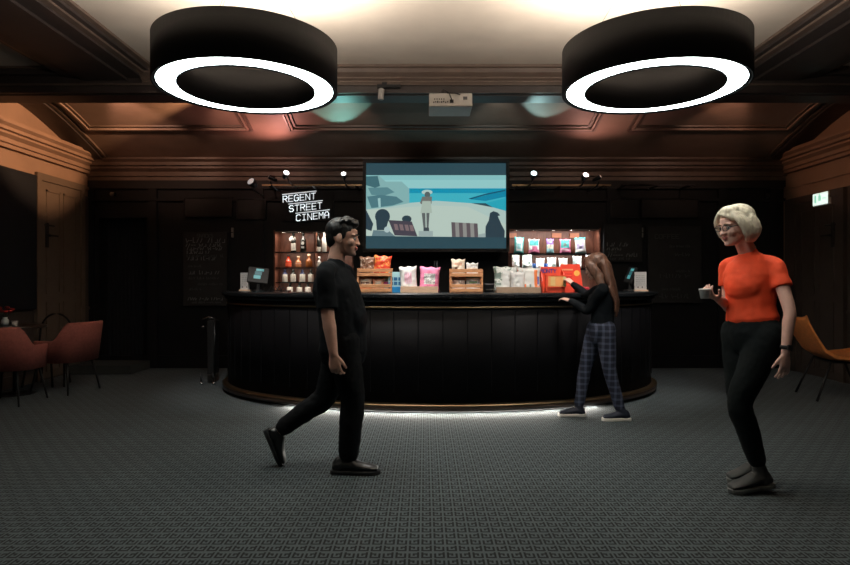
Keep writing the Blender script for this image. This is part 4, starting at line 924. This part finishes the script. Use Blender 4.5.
# ------------------------------------------------------------------ PEOPLE
class Flesh:
    """union of closed lofts, turned into one continuous skin by a voxel remesh"""
    def __init__(s): s.bm = bmesh.new()
    def ring_loft(s, rings):
        vr = [[s.bm.verts.new(p) for p in r] for r in rings]; n = len(vr[0])
        for a, b in zip(vr, vr[1:]):
            for i in range(n): s.bm.faces.new((a[i], a[(i+1) % n], b[(i+1) % n], b[i]))
        s.bm.faces.new(vr[0][::-1]); s.bm.faces.new(vr[-1])
    def chain(s, pts, radii, n=18, wide=None, cap=True):
        """pts joint list; radii = number or (r_side, r_depth); wide = axis of r_side"""
        P = [Vector(p) for p in pts]; Rr = [r if isinstance(r, tuple) else (r, r) for r in radii]
        # smooth resample (Catmull)
        Q = []; K = []
        for i in range(len(P)-1):
            p0, p1, p2, p3 = P[max(0, i-1)], P[i], P[i+1], P[min(len(P)-1, i+2)]
            r1, r2 = Rr[i], Rr[i+1]
            for k_ in range(6):
                t = k_/6; q = .5*((2*p1)+(p2-p0)*t+(2*p0-5*p1+4*p2-p3)*t*t+(3*p1-p0-3*p2+p3)*t**3)
                if len(P) == 2: q = p1.lerp(p2, t)
                e = t; Q.append(q); K.append((r1[0]+(r2[0]-r1[0])*e, r1[1]+(r2[1]-r1[1])*e))
        Q.append(P[-1]); K.append(Rr[-1]); rings = []
        wd = Vector(wide) if wide is not None else None; u = None
        def ring(q, d, a, b):
            nonlocal u
            if wd is not None: uu = wd-d*wd.dot(d)
            elif u is None: uu = d.cross(Vector((0, 1, 0))) if abs(d.y) < .9 else d.cross(Vector((1, 0, 0)))
            else: uu = u-d*u.dot(d)
            uu.normalize(); u = uu; v = d.cross(uu)
            return [q+uu*a*cos(2*pi*k/n)+v*b*sin(2*pi*k/n) for k in range(n)]
        d0 = (Q[1]-Q[0]).normalized(); d1 = (Q[-1]-Q[-2]).normalized()
        if cap:
            for t in (80, 55, 30): c_ = sin(R(t)); r_ = cos(R(t)); m_ = min(K[0]); rings.append(ring(Q[0]-d0*m_*c_, d0, K[0][0]*r_, K[0][1]*r_))
        for i, q in enumerate(Q):
            d = (Q[min(i+1, len(Q)-1)]-Q[max(i-1, 0)]).normalized(); rings.append(ring(q, d, *K[i]))
        if cap is True:
            for t in (30, 55, 80): c_ = sin(R(t)); r_ = cos(R(t)); m_ = min(K[-1]); rings.append(ring(Q[-1]+d1*m_*c_, d1, K[-1][0]*r_, K[-1][1]*r_))
        s.ring_loft(rings)
    def ball(s, c, r, rot=None, n=18):
        r = r if isinstance(r, tuple) else (r, r, r); rs = []; c = Vector(c); rot = rot or Matrix.Identity(3)
        for j in range(1, n): 
            a = pi*j/n; rs.append([c+rot @ Vector((r[0]*sin(a)*cos(2*pi*i/n), r[1]*sin(a)*sin(2*pi*i/n), -r[2]*cos(a))) for i in range(n)])
        s.ring_loft(rs)
    def finish(s, name, mats, parent, voxel=.007, smooth=4, wrinkle=0, wscale=9, matfn=None):
        bmesh.ops.recalc_face_normals(s.bm, faces=s.bm.faces)
        me = bpy.data.meshes.new('tmp'); s.bm.to_mesh(me); s.bm.free()
        o = bpy.data.objects.new('tmp', me); COL.objects.link(o)
        rm = o.modifiers.new('r', 'REMESH'); rm.mode = 'VOXEL'; rm.voxel_size = voxel; rm.use_smooth_shade = True
        sm = o.modifiers.new('s', 'SMOOTH'); sm.factor = .5; sm.iterations = smooth
        dg = bpy.context.evaluated_depsgraph_get(); e = o.evaluated_get(dg); m2 = bpy.data.meshes.new_from_object(e)
        bpy.data.objects.remove(o); m2.name = name
        nv, npo = len(m2.vertices), len(m2.polygons)
        if wrinkle:
            co = np.empty(nv*3, np.float32); m2.vertices.foreach_get('co', co); no = np.empty(nv*3, np.float32); m2.vertex_normals.foreach_get('vector', no)
            co = co.reshape(-1, 3); k_ = np.array([noise.noise(Vector((x*wscale, y*wscale, z*wscale*.7)))+.5*noise.noise(Vector((x*wscale*2.3, y*wscale*2.3, z*wscale*2.6+4))) for x, y, z in co.tolist()], np.float32)
            co = co+no.reshape(-1, 3)*k_[:, None]*wrinkle; m2.vertices.foreach_set('co', co.ravel())
        for m in mats: m2.materials.append(m)
        if matfn:
            ce = np.empty(npo*3, np.float32); m2.polygons.foreach_get('center', ce)
            m2.polygons.foreach_set('material_index', [matfn(Vector(c)) for c in ce.reshape(-1, 3).tolist()])
        m2.polygons.foreach_set('use_smooth', [True]*npo); m2.update()
        q = bpy.data.objects.new(name, m2); COL.objects.link(q)
        if parent: q.parent = parent; q.matrix_parent_inverse = parent.matrix_world.inverted() if False else Matrix.Translation(-parent.location)
        return q

def frame(f, up=(0, 0, 1)):
    """rotation with +X along f"""
    f = Vector(f).normalized(); l = Vector(up).cross(f).normalized(); u = f.cross(l)
    return Matrix((f, l, u)).transposed()

def add_head(F, c, Rm, neck_base, sc=1.0, ears=True, neck_r=.052):
    T = lambda p: Vector(c)+Rm @ (Vector(p)*sc)
    F.ball(T((-.012, 0, .03)), (.097*sc, .076*sc, .088*sc), Rm)
    n = 20; rs = []
    for z, cx, rx, ry in ((.06, .008, .082, .066), (.03, .01, .083, .068), (0, .012, .080, .067), (-.03, .016, .075, .064), (-.06, .022, .066, .056), (-.085, .032, .054, .045), (-.103, .042, .038, .032), (-.112, .05, .02, .018)):
        rs.append([T((cx+rx*cos(2*pi*i/n), ry*sin(2*pi*i/n)*(1 if cos(2*pi*i/n) < 0 else .92), z)) for i in range(n)])
    F.ring_loft(rs)
    for s in (-1, 1):
        F.ball(T((.076, s*.028, .022)), (.016*sc, .028*sc, .009*sc), Rm); F.ball(T((.060, s*.036, -.026)), (.026*sc, .022*sc, .026*sc), Rm)
        F.ball(T((.099, s*.011, -.032)), (.010*sc, .009*sc, .008*sc), Rm)
        if ears: F.ball(T((-.008, s*.078, -.008)), (.019*sc, .008*sc, .032*sc), Rm)
    F.chain([T((.088, 0, .01)), T((.099, 0, -.018)), T((.104, 0, -.031))], [.008*sc, .009*sc, .0105*sc], 12)
    F.ball(T((.090, 0, -.056)), (.011*sc, .023*sc, .0055*sc), Rm); F.ball(T((.088, 0, -.067)), (.011*sc, .019*sc, .007*sc), Rm); F.ball(T((.076, 0, -.098)), (.016*sc, .018*sc, .013*sc), Rm)
    F.chain([T((-.028, 0, -.02)), T((-.03, 0, -.07)), Vector(neck_base)], [neck_r*sc, neck_r*sc, (neck_r*1.15, neck_r*1.1)])
def add_face_parts(c, Rm, par, sc=1.0, brow=None, glasses=None):
    T = lambda p: Vector(c)+Rm @ (Vector(p)*sc)
    inv = Matrix.Translation(-par.location)
    for s in (-1, 1):
        b = MB(); e = T((.077, s*.029, 0)); b.T = Matrix.Translation(e) @ Rm.to_4x4()
        b.lathe([(.0125*sin(pi*j/8)+.0001, -.0125*cos(pi*j/8)) for j in range(9)], M['eye'], n=14); b.lathe([(.0001, .0128), (.004, .0127), (.0055, .0115)], M['iris'], n=12, axis='X')
        o = b.build('eye', par); o.matrix_parent_inverse = inv
        b = MB(); b.tube([T((.094, s*.012, .021)), T((.096, s*.028, .028)), T((.084, s*.046, .022))], [.003, .0035, .002], brow, 6); o = b.build('eyebrow', par); o.matrix_parent_inverse = inv
    if glasses:
        b = MB()
        for s in (-1, 1):
            pts = [T((.107-.006*(abs(cos(a))), s*(.031+.024*cos(a)), .001+.017*sin(a))) for a in [2*pi*i/18 for i in range(19)]]
            b.tube(pts, .0022, glasses, 6)
            b.tube([T((.098, s*.055, .006)), T((.05, s*.079, .008)), T((-.005, s*.084, .004))], .0022, glasses, 6)
        b.tube([T((.106, -.008, .004)), T((.11, 0, .006)), T((.106, .008, .004))], .002, glasses, 6)
        o = b.build('glasses', par); o.matrix_parent_inverse = inv

def add_hand(F, wrist, d, nrm, side, curl=(.25, .35, .3), sc=1.0, thumb=.6, spread=.06):
    """wrist point, d = direction of fingers, nrm = palm side normal, side = towards the thumb"""
    d = Vector(d).normalized(); nrm = Vector(nrm); nrm = (nrm-d*nrm.dot(d)).normalized(); s_ = Vector(side); s_ = (s_-d*s_.dot(d)-nrm*s_.dot(nrm)).normalized(); w = Vector(wrist)
    F.chain([w-d*.02, w+d*.02*sc, w+d*.055*sc, w+d*.085*sc], [(.026*sc, .019*sc), (.032*sc, .017*sc), (.040*sc, .015*sc), (.038*sc, .012*sc)], 16, wide=s_)
    for i, (off, L) in enumerate(((.030, .072), (.010, .080), (-.010, .074), (-.029, .058))):
        p = w+d*.08*sc+s_*off*sc; a = 0; pts = [p-d*.02]; pts.append(p); dd = (d+s_*spread*(1.5-i)).normalized()
        for j, fr in enumerate((.45, .30, .25)):
            a += curl[j]*(1+.08*i); q = dd*cos(a)+nrm*sin(a); p = p+q*L*fr*sc; pts.append(p)
        F.chain(pts, [.0095*sc, .0092*sc, .0085*sc, .008*sc, .0068*sc], 10)
    p = w+d*.022*sc+s_*.022*sc; t1 = (d*cos(thumb)+s_*sin(thumb)+nrm*.35).normalized(); t2 = (d*cos(thumb*.5)+s_*sin(thumb*.5)+nrm*.55).normalized()
    F.chain([p, p+t1*.035*sc, p+t1*.035*sc+t2*.030*sc, p+t1*.035*sc+t2*.052*sc], [.0135*sc, .0115*sc, .0098*sc, .0078*sc], 10)

def shoe(par, heel, toe, up, wd, upper, sole, h=.075, ankle=None, lab=None):
    heel, toe, up = Vector(heel), Vector(toe), Vector(up)
    L = (toe-heel).length; f = (toe-heel).normalized(); l = up.cross(f).normalized(); u = f.cross(l)
    T = lambda a, b_, c_: heel+f*a*L+l*b_+u*c_
    out = [(0, .30), (.05, .40), (.18, .42), (.35, .40), (.55, .46), (.72, .50), (.86, .44), (.95, .28), (1, .06)]
    def contour(g, z, e=0):
        L_ = [T(t+(e if t > .5 else -e), w_*wd*g, z) for t, w_ in out]; R_ = [T(t+(e if t > .5 else -e), -w_*wd*g, z) for t, w_ in out[::-1]]
        return L_+R_
    inv = Matrix.Translation(-par.location)
    b = MB(); b.rings([contour(1, .0), contour(1.06, .006), contour(1.06, .022), contour(1.0, .027)], sole, True); o = b.build('shoe_sole', par); o.matrix_parent_inverse = inv
    F = Flesh()
    tp = [(.03, .05), (.1, .075), (.22, .085), (.36, .078), (.5, .058), (.66, .042), (.82, .034), (.95, .024)]
    rs = []; n = 16
    for t, hh in tp:
        w_ = .46*wd*min(1, (t+.12)/.2) if t < .5 else (.5*wd if t < .8 else .5*wd*sqrt(max(.05, 1-((t-.8)/.21)**2)))
        hh = hh*h/.075; rs.append([T(t, w_*cos(2*pi*i/n)*(.8 if t < .45 and sin(2*pi*i/n) > .3 else 1), .022+hh/2+(hh/2)*sin(2*pi*i/n)) for i in range(n)])
    F.ring_loft(rs)
    if ankle: F.chain([T(.2, 0, .05), Vector(ankle)], [(.042, .048), (.040, .042)])
    o = F.finish('shoe', [upper], par, .005, 3)
    b = MB()
    for i in range(4): t = .34+i*.07; hh = (.083-.012*i)*h/.075+.022; b.tube([T(t, -.022, hh-.01), T(t+.01, 0, hh-.002), T(t, .022, hh-.01)], .0028, sole if sole is M['sole_w'] else M['sole_g'], 6)
    b.build('laces', o)

def limb_len(a, b): return (Vector(a)-Vector(b)).length

# ---- man in black, walking to the right
def man():
    t = thing('person', 'man with short black hair in black tee and trousers walking past the bar', 'person', (-.55, 4.0, 0))
    inv = Matrix.Translation(-t.location)
    hd = (-.545, 4.0, 1.545); Rh = frame((cos(R(4)), -sin(R(4)), -.07)); nb = (-.600, 4.0, 1.36)
    fdir = Vector((cos(R(14)), -sin(R(14)), 0)); left = Vector((sin(R(14)), cos(R(14)), 0))
    shR, shL = Vector((-.635, 3.825, 1.325)), Vector((-.555, 4.185, 1.33))
    elR, wrR = Vector((-.612, 3.79, 1.035)), Vector((-.575, 3.775, .80)); elL, wrL = Vector((-.60, 4.24, 1.04)), Vector((-.55, 4.25, .80))
    pel = Vector((-.545, 4.0, .90))
    hR, kR, aR = Vector((-.535, 3.92, .86)), Vector((-.475, 3.93, .475)), Vector((-.50, 3.94, .10))
    hL, kL, aL = Vector((-.555, 4.08, .86)), Vector((-.68, 4.08, .475)), Vector((-1.0, 4.09, .235))
    F = Flesh(); add_head(F, hd, Rh, nb, 1.02)
    F.chain([pel, (-.57, 4.0, 1.1), (-.60, 4.0, 1.28), nb], [(.15, .105), (.14, .11), (.15, .09), (.06, .055)], wide=left)
    for sh, el, wr in ((shR, elR, wrR), (shL, elL, wrL)):
        F.chain([Vector(nb)-Vector((0, 0, .06)), sh-Vector((0, 0, .015)), el, wr], [.04, .044, .042, .028])
        F.chain([el, el.lerp(wr, .3), wr], [.040, .043, .027])
    for h_, k_, a_ in ((hR, kR, aR), (hL, kL, aL)): F.chain([h_, k_, a_], [.08, .055, .038])
    add_hand(F, wrR, (.12, -.02, -1), (.25, .9, 0), (1, -.2, 0), (.45, .5, .4), 1.05); add_hand(F, wrL, (.1, 0, -1), (.2, -.9, 0), (1, .2, 0), (.45, .5, .4), 1.05)
    Ri = Rh.inverted(); 
    def mf(p):
        q = Ri @ (p-Vector(hd)); return 1 if (q.x > .088 and abs(q.y) < .023 and -.075 < q.z < -.05) else 0
    body = F.finish('body', [M['skin'], M['lip']], t, .0045, 3, matfn=mf)
    add_face_parts(hd, Rh, t, 1.02, M['hair_k'])
    F = Flesh(); H = lambda p: Vector(hd)+Rh @ Vector(p)
    F.ball(H((-.022, 0, .052)), (.103, .084, .088), Rh); F.ball(H((.03, 0, .105)), (.062, .06, .034), Rh); F.ball(H((-.065, 0, .0)), (.052, .066, .075), Rh); F.ball(H((.065, .0, .098)), (.035, .05, .026), Rh)
    for s in (-1, 1): F.ball(H((.01, s*.068, .03)), (.022, .012, .04), Rh)
    for i in range(46):
        a = random.uniform(0, 2*pi); r_ = random.uniform(.0, .075); F.chain([H((-.0+r_*cos(a)*1.1, r_*sin(a), .10)), H((.02+r_*cos(a)*1.25, r_*sin(a)*1.1, .146-r_*.45+random.uniform(0, .01)))], [.012, .005], 8)
    o = F.finish('hair', [M['hair_k']], t, .0055, 2, .002, 40)
    # tee shirt
    F = Flesh()
    F.chain([(-.545, 4.0, .80), (-.545, 4.0, .92), (-.555, 4.0, 1.06), (-.595, 4.0, 1.22), (-.60, 4.0, 1.315), (-.598, 4.0, 1.355)], [(.195, .155), (.192, .150), (.190, .152), (.200, .145), (.165, .100), (.082, .07)], 24, wide=left)
    F.ball((-.455, 3.98, 1.0), (.07, .12, .12))
    for sh, el in ((shR, elR), (shL, elL)):
        F.chain([Vector((-.60, 4.0, 1.325)), sh-Vector((0, 0, .012)), sh.lerp(el, .5), sh.lerp(el, .84)], [.062, .062, .062, .064], cap='start')
    F.finish('tee_shirt', [M['tee_k']], t, .008, 4, .006, 11)
    F = Flesh()
    F.chain([(-.545, 4.0, .90), (-.545, 4.0, .82)], [(.165, .125), (.165, .125)], wide=left)
    F.chain([hR+Vector((0, 0, .02)), hR.lerp(kR, .5), kR, kR.lerp(aR, .45), aR+Vector((.0, 0, .035))], [.112, .098, .080, .077, .070])
    F.chain([hL+Vector((0, 0, .02)), hL.lerp(kL, .5), kL, kL.lerp(aL, .45), aL.lerp(kL, .12)], [.112, .096, .078, .070, .058])
    F.finish('trousers', [M['jean_k']], t, .008, 4, .006, 13)
    shoe(t, (-.615, 3.94, 0), (-.29, 3.92, 0), (0, 0, 1), .105, M['shoe_k'], M['sole_k'], .085, aR+Vector((-.0, 0, .02)))
    shoe(t, (-1.095, 4.09, .245), (-.985, 4.09, -.005), (.92, 0, .40), .10, M['shoe_k'], M['sole_k'], .085, aL)
man()

# ---- woman in orange tee, walking to the left with a small white cup
def woman():
    t = thing('person', 'blonde woman in orange tee and black trousers walking with a white cup', 'person', (1.98, 3.65, 0))
    f = Vector((-cos(R(28)), -sin(R(28)), 0)); left = Vector((-f.y, f.x, 0)) ; left = Vector((sin(R(28)), -cos(R(28)), 0))
    hd = Vector((1.872, 3.62, 1.588)); Rh = frame((-.95, -.26, -.16)); nb = Vector((1.965, 3.66, 1.445))
    shL, shR = Vector((2.062, 3.525, 1.352)), Vector((1.905, 3.79, 1.352))
    elL, wrL = Vector((2.085, 3.43, 1.085)), Vector((2.055, 3.42, .85)); elR, wrR = Vector((1.925, 3.80, 1.10)), Vector((1.765, 3.62, 1.155))
    hL, kL, aL = Vector((2.03, 3.57, .94)), Vector((1.872, 3.57, .53)), Vector((1.99, 3.58, .155))
    hR, kR, aR = Vector((1.95, 3.73, .94)), Vector((1.96, 3.74, .53)), Vector((2.06, 3.75, .155))
    pel = Vector((1.99, 3.65, .97))
    F = Flesh(); add_head(F, hd, Rh, nb, .98, neck_r=.046)
    F.chain([pel, (1.985, 3.655, 1.12), (1.98, 3.655, 1.29), (1.972, 3.66, 1.37), nb], [(.14, .10), (.115, .085), (.12, .08), (.05, .045), (.045, .045)], wide=left)
    for sh, el, wr in ((shR, elR, wrR), (shL, elL, wrL)):
        F.chain([nb-Vector((0, 0, .08)), sh-Vector((0, 0, .02)), sh.lerp(el, .5), el, el.lerp(wr, .3), wr], [.028, .036, .038, .033, .033, .022])
    for h_, k_, a_ in ((hR, kR, aR), (hL, kL, aL)): F.chain([h_, k_, a_], [.08, .05, .034])
    add_hand(F, wrL, (-.05, -.02, -1), (-.3, .9, 0), (-1, -.3, 0), (.2, .25, .2), .98, spread=.12)
    add_hand(F, wrR, (-.80, -.45, .22), (-.1, -.1, 1), (.3, -1, .1), (.5, .6, .5), .95, thumb=.8)
    Ri = Rh.inverted()
    def mf(p):
        q = Ri @ (p-hd); return 1 if (q.x > .084 and abs(q.y) < .022 and -.073 < q.z < -.048) else 0
    F.finish('body', [M['skin2'], M['lip']], t, .0045, 3, matfn=mf)
    add_face_parts(hd, Rh, t, .98, mat('fair_brow', (.3, .2, .12), .6), M['black2'])
    F = Flesh(); H = lambda p: hd+Rh @ Vector(p)
    F.ball(H((-.03, 0, .052)), (.100, .092, .083), Rh); F.ball(H((.035, .01, .10)), (.055, .058, .032), Rh)
    F.chain([H((-.04, 0, .06)), H((-.085, 0, .0)), H((-.085, 0, -.06)), H((-.062, 0, -.10))], [(.085, .05), (.092, .052), (.08, .042), (.05, .02)], wide=Rh @ Vector((0, 1, 0)))
    for s in (-1, 1):
        F.chain([H((.045, s*.045, .095)), H((.038, s*.083, .045)), H((.005, s*.098, -.01)), H((-.012, s*.094, -.06)), H((-.0, s*.080, -.093))], [(.028, .018), (.036, .018), (.048, .020), (.05, .018), (.028, .010)], wide=Rh @ Vector((1, 0, 0)))
        F.chain([H((-.04, s*.07, .03)), H((-.055, s*.085, -.03)), H((-.045, s*.075, -.085))], [.04, .04, .022])
    F.chain([H((.07, -.03, .088)), H((.083, .02, .078)), H((.065, .058, .05))], [(.012, .014), (.014, .012), (.014, .01)])
    F.finish('hair', [M['hair_b']], t, .0055, 8, .001, 35)
    F = Flesh()
    F.chain([(1.99, 3.65, 1.03), (1.985, 3.655, 1.10), (1.98, 3.655, 1.20), (1.972, 3.65, 1.30), (1.975, 3.655, 1.375), (1.972, 3.66, 1.425)], [(.158, .122), (.146, .110), (.150, .114), (.155, .116), (.125, .084), (.056, .052)], 24, wide=left)
    F.ball(Vector((1.972, 3.65, 1.235))+f*.062, (.07, .12, .10), frame(f))
    for sh, el in ((shR, elR), (shL, elL)):
        F.chain([Vector((1.972, 3.66, 1.395)), (sh+Vector((1.972, 3.66, 1.395)))/2+Vector((0, 0, .004)), sh, sh.lerp(el, .25), sh.lerp(el, .48)], [.038, .042, .044, .048, .054], cap='start')
    F.finish('tee_shirt', [M['tee_o']], t, .0075, 5, .004, 13)
    F = Flesh()
    F.chain([(1.99, 3.65, 1.04), (1.99, 3.65, .95), (1.99, 3.65, .90)], [(.148, .11), (.172, .125), (.16, .12)], 20, wide=left)
    for s_, (h_, k_, a_) in enumerate(((hR, kR, aR), (hL, kL, aL))):
        F.chain([h_, h_.lerp(k_, .5), k_, k_.lerp(a_, .4), a_.lerp(k_, .10)], [.104, .090, .070, .066, .052])
    F.finish('trousers', [M['jean_g']], t, .008, 4, .004, 14)
    shoe(t, (2.075, 3.585, .035), (1.80, 3.56, .0), (.12, 0, 1), .10, M['shoe_g'], M['sole_g'], .085, aL)
    shoe(t, (2.135, 3.75, .045), (1.89, 3.75, .0), (.15, 0, 1), .10, M['shoe_g'], M['sole_g'], .085, aR)
    inv = Matrix.Translation(-t.location)
    b = MB(); d_ = (wrL-elL).normalized(); q0 = wrL-d_*.03; 
    rm = frame(d_, (0, 1, 0)); b.T = Matrix.Translation(q0) @ rm.to_4x4(); b.lathe([(.029, -.01), (.032, -.008), (.032, .008), (.029, .01)], M['black2'], axis='X', cap=False); b.box((-.016, -.014, -.04), (.016, .014, -.030), M['black2'], bev=.003)
    o = b.build('wristwatch', t); o.matrix_parent_inverse = inv
    # cup: held, so a thing of its own
    c = wrR+Vector((-.108, -.068, .030)); u = thing('paper_cup', 'small white cup held by the woman in orange', 'cup', c-Vector((0, 0, .03)))
    b = MB(); b.lathe([(.024, 0), (.032, .048), (.034, .05), (.031, .047), (.022, .004)], M['white'], n=24); b.build('cup_body', u)
    b = MB(); b.lathe([(.035, .048), (.035, .055), (.031, .059)], M['offw'], n=24); b.build('lid', u)
woman()

# ---- girl with long hair at the counter
def girl():
    t = thing('person', 'girl with long brown hair in black top and plaid trousers leaning at the bar', 'person', (1.60, 5.52, 0))
    f = Vector((-cos(R(25)), sin(R(25)), 0)); left = Vector((-sin(R(25)), -cos(R(25)), 0))
    hd = Vector((1.580, 5.56, 1.395)); Rh = frame((-.90, .30, -.30)); nb = Vector((1.635, 5.53, 1.235))
    shL, shR = Vector((1.585, 5.37, 1.185)), Vector((1.68, 5.66, 1.19))
    elL, wrL = Vector((1.485, 5.48, 1.00)), Vector((1.375, 5.665, 1.075)); elR, wrR = Vector((1.585, 5.87, 1.13)), Vector((1.485, 6.03, 1.235))
    hL, kL, aL = Vector((1.64, 5.45, .82)), Vector((1.67, 5.44, .465)), Vector((1.77, 5.44, .10))
    hR, kR, aR = Vector((1.60, 5.60, .82)), Vector((1.50, 5.61, .465)), Vector((1.44, 5.61, .10))
    pel = Vector((1.63, 5.525, .84))
    F = Flesh(); add_head(F, hd, Rh, nb, .92, neck_r=.044)
    F.chain([pel, (1.635, 5.52, 1.0), (1.64, 5.52, 1.13), nb], [(.13, .09), (.105, .08), (.12, .08), (.05, .045)], wide=left)
    for sh, el, wr in ((shR, elR, wrR), (shL, elL, wrL)): F.chain([Vector((1.637, 5.525, 1.17)), sh, sh.lerp(el, .5), el, el.lerp(wr, .5), wr], [.04, .042, .038, .033, .028, .021])
    for h_, k_, a_ in ((hR, kR, aR), (hL, kL, aL)): F.chain([h_, k_, a_], [.075, .048, .034])
    add_hand(F, wrL, (-.6, .65, .25), (0, .2, -1), (.6, .8, 0), (.2, .35, .3), .88)
    add_hand(F, wrR, (-.45, .6, .55), (-.3, .8, -.5), (.5, .5, .5), (.35, .45, .4), .88)
    F.finish('body', [M['skin2']], t, .0045, 3)
    add_face_parts(hd, Rh, t, .92, M['hair_n'])
    F = Flesh(); H = lambda p: hd+Rh @ (Vector(p)*.95)
    F.ball(H((-.022, 0, .047)), (.103, .094, .086), Rh); F.ball(H((.04, 0, .09)), (.05, .06, .032), Rh)
    F.chain([H((-.03, 0, .05)), H((-.085, 0, .0)), Vector((1.70, 5.50, 1.25)), Vector((1.735, 5.475, 1.10)), Vector((1.735, 5.46, .98))], [(.08, .05), (.095, .055), (.095, .045), (.075, .032), (.035, .014)], wide=left)
    for s in (-1, 1):
        F.chain([H((.045, s*.05, .085)), H((.04, s*.088, .03)), H((.018, s*.098, -.04)), H((-.0, s*.10, -.11))+Vector((.0, 0, -.0)), Vector((1.665, 5.50, 1.13))-left*0+left*(.11 if s > 0 else -.07)], [(.028, .018), (.04, .018), (.05, .022), (.045, .024), (.018, .012)], wide=Rh @ Vector((1, 0, 0)))
    for i in range(9):
        s = -.09+.0225*i; F.chain([Vector((1.70, 5.49, 1.2))+left*s, Vector((1.745, 5.465, 1.08))+left*s*.9, Vector((1.74+.01*sin(i*2), 5.455, .96+.03*sin(i*1.7)))+left*s*.7], [.022, .017, .006], 8)
    F.finish('hair', [M['hair_n']], t, .0055, 3, .003, 30)
    F = Flesh()
    F.chain([(1.63, 5.525, .86), (1.635, 5.52, .97), (1.645, 5.52, 1.09), (1.64, 5.52, 1.175), (1.637, 5.525, 1.21)], [(.145, .105), (.125, .10), (.142, .108), (.135, .08), (.07, .055)], 22, wide=left)
    F.ball(Vector((1.56, 5.55, 1.09)), (.05, .09, .06))
    for sh, el, wr in ((shR, elR, wrR), (shL, elL, wrL)): F.chain([Vector((1.637, 5.525, 1.17)), sh, sh.lerp(el, .5), el, el.lerp(wr, .5), wr.lerp(el, .06)], [.05, .058, .052, .044, .039, .032])
    F.finish('long_sleeved_top', [M['tee_k']], t, .007, 4, .004, 14)
    F = Flesh()
    F.chain([(1.63, 5.525, .89), (1.63, 5.525, .82), (1.63, 5.525, .77)], [(.135, .10), (.16, .118), (.15, .115)], 20, wide=left)
    for h_, k_, a_ in ((hR, kR, aR), (hL, kL, aL)): F.chain([h_, h_.lerp(k_, .5), k_, k_.lerp(a_, .4), a_.lerp(k_, .06)], [.092, .078, .060, .055, .047])
    F.finish('plaid_trousers', [M['plaid']], t, .0075, 4, .004, 14)
    shoe(t, (1.86, 5.44, 0), (1.60, 5.43, 0), (0, 0, 1), .098, M['shoe_n'], M['sole_w'], .075, aL)
    shoe(t, (1.50, 5.61, 0), (1.245, 5.62, 0), (0, 0, 1), .098, M['shoe_n'], M['sole_w'], .075, aR)
girl()
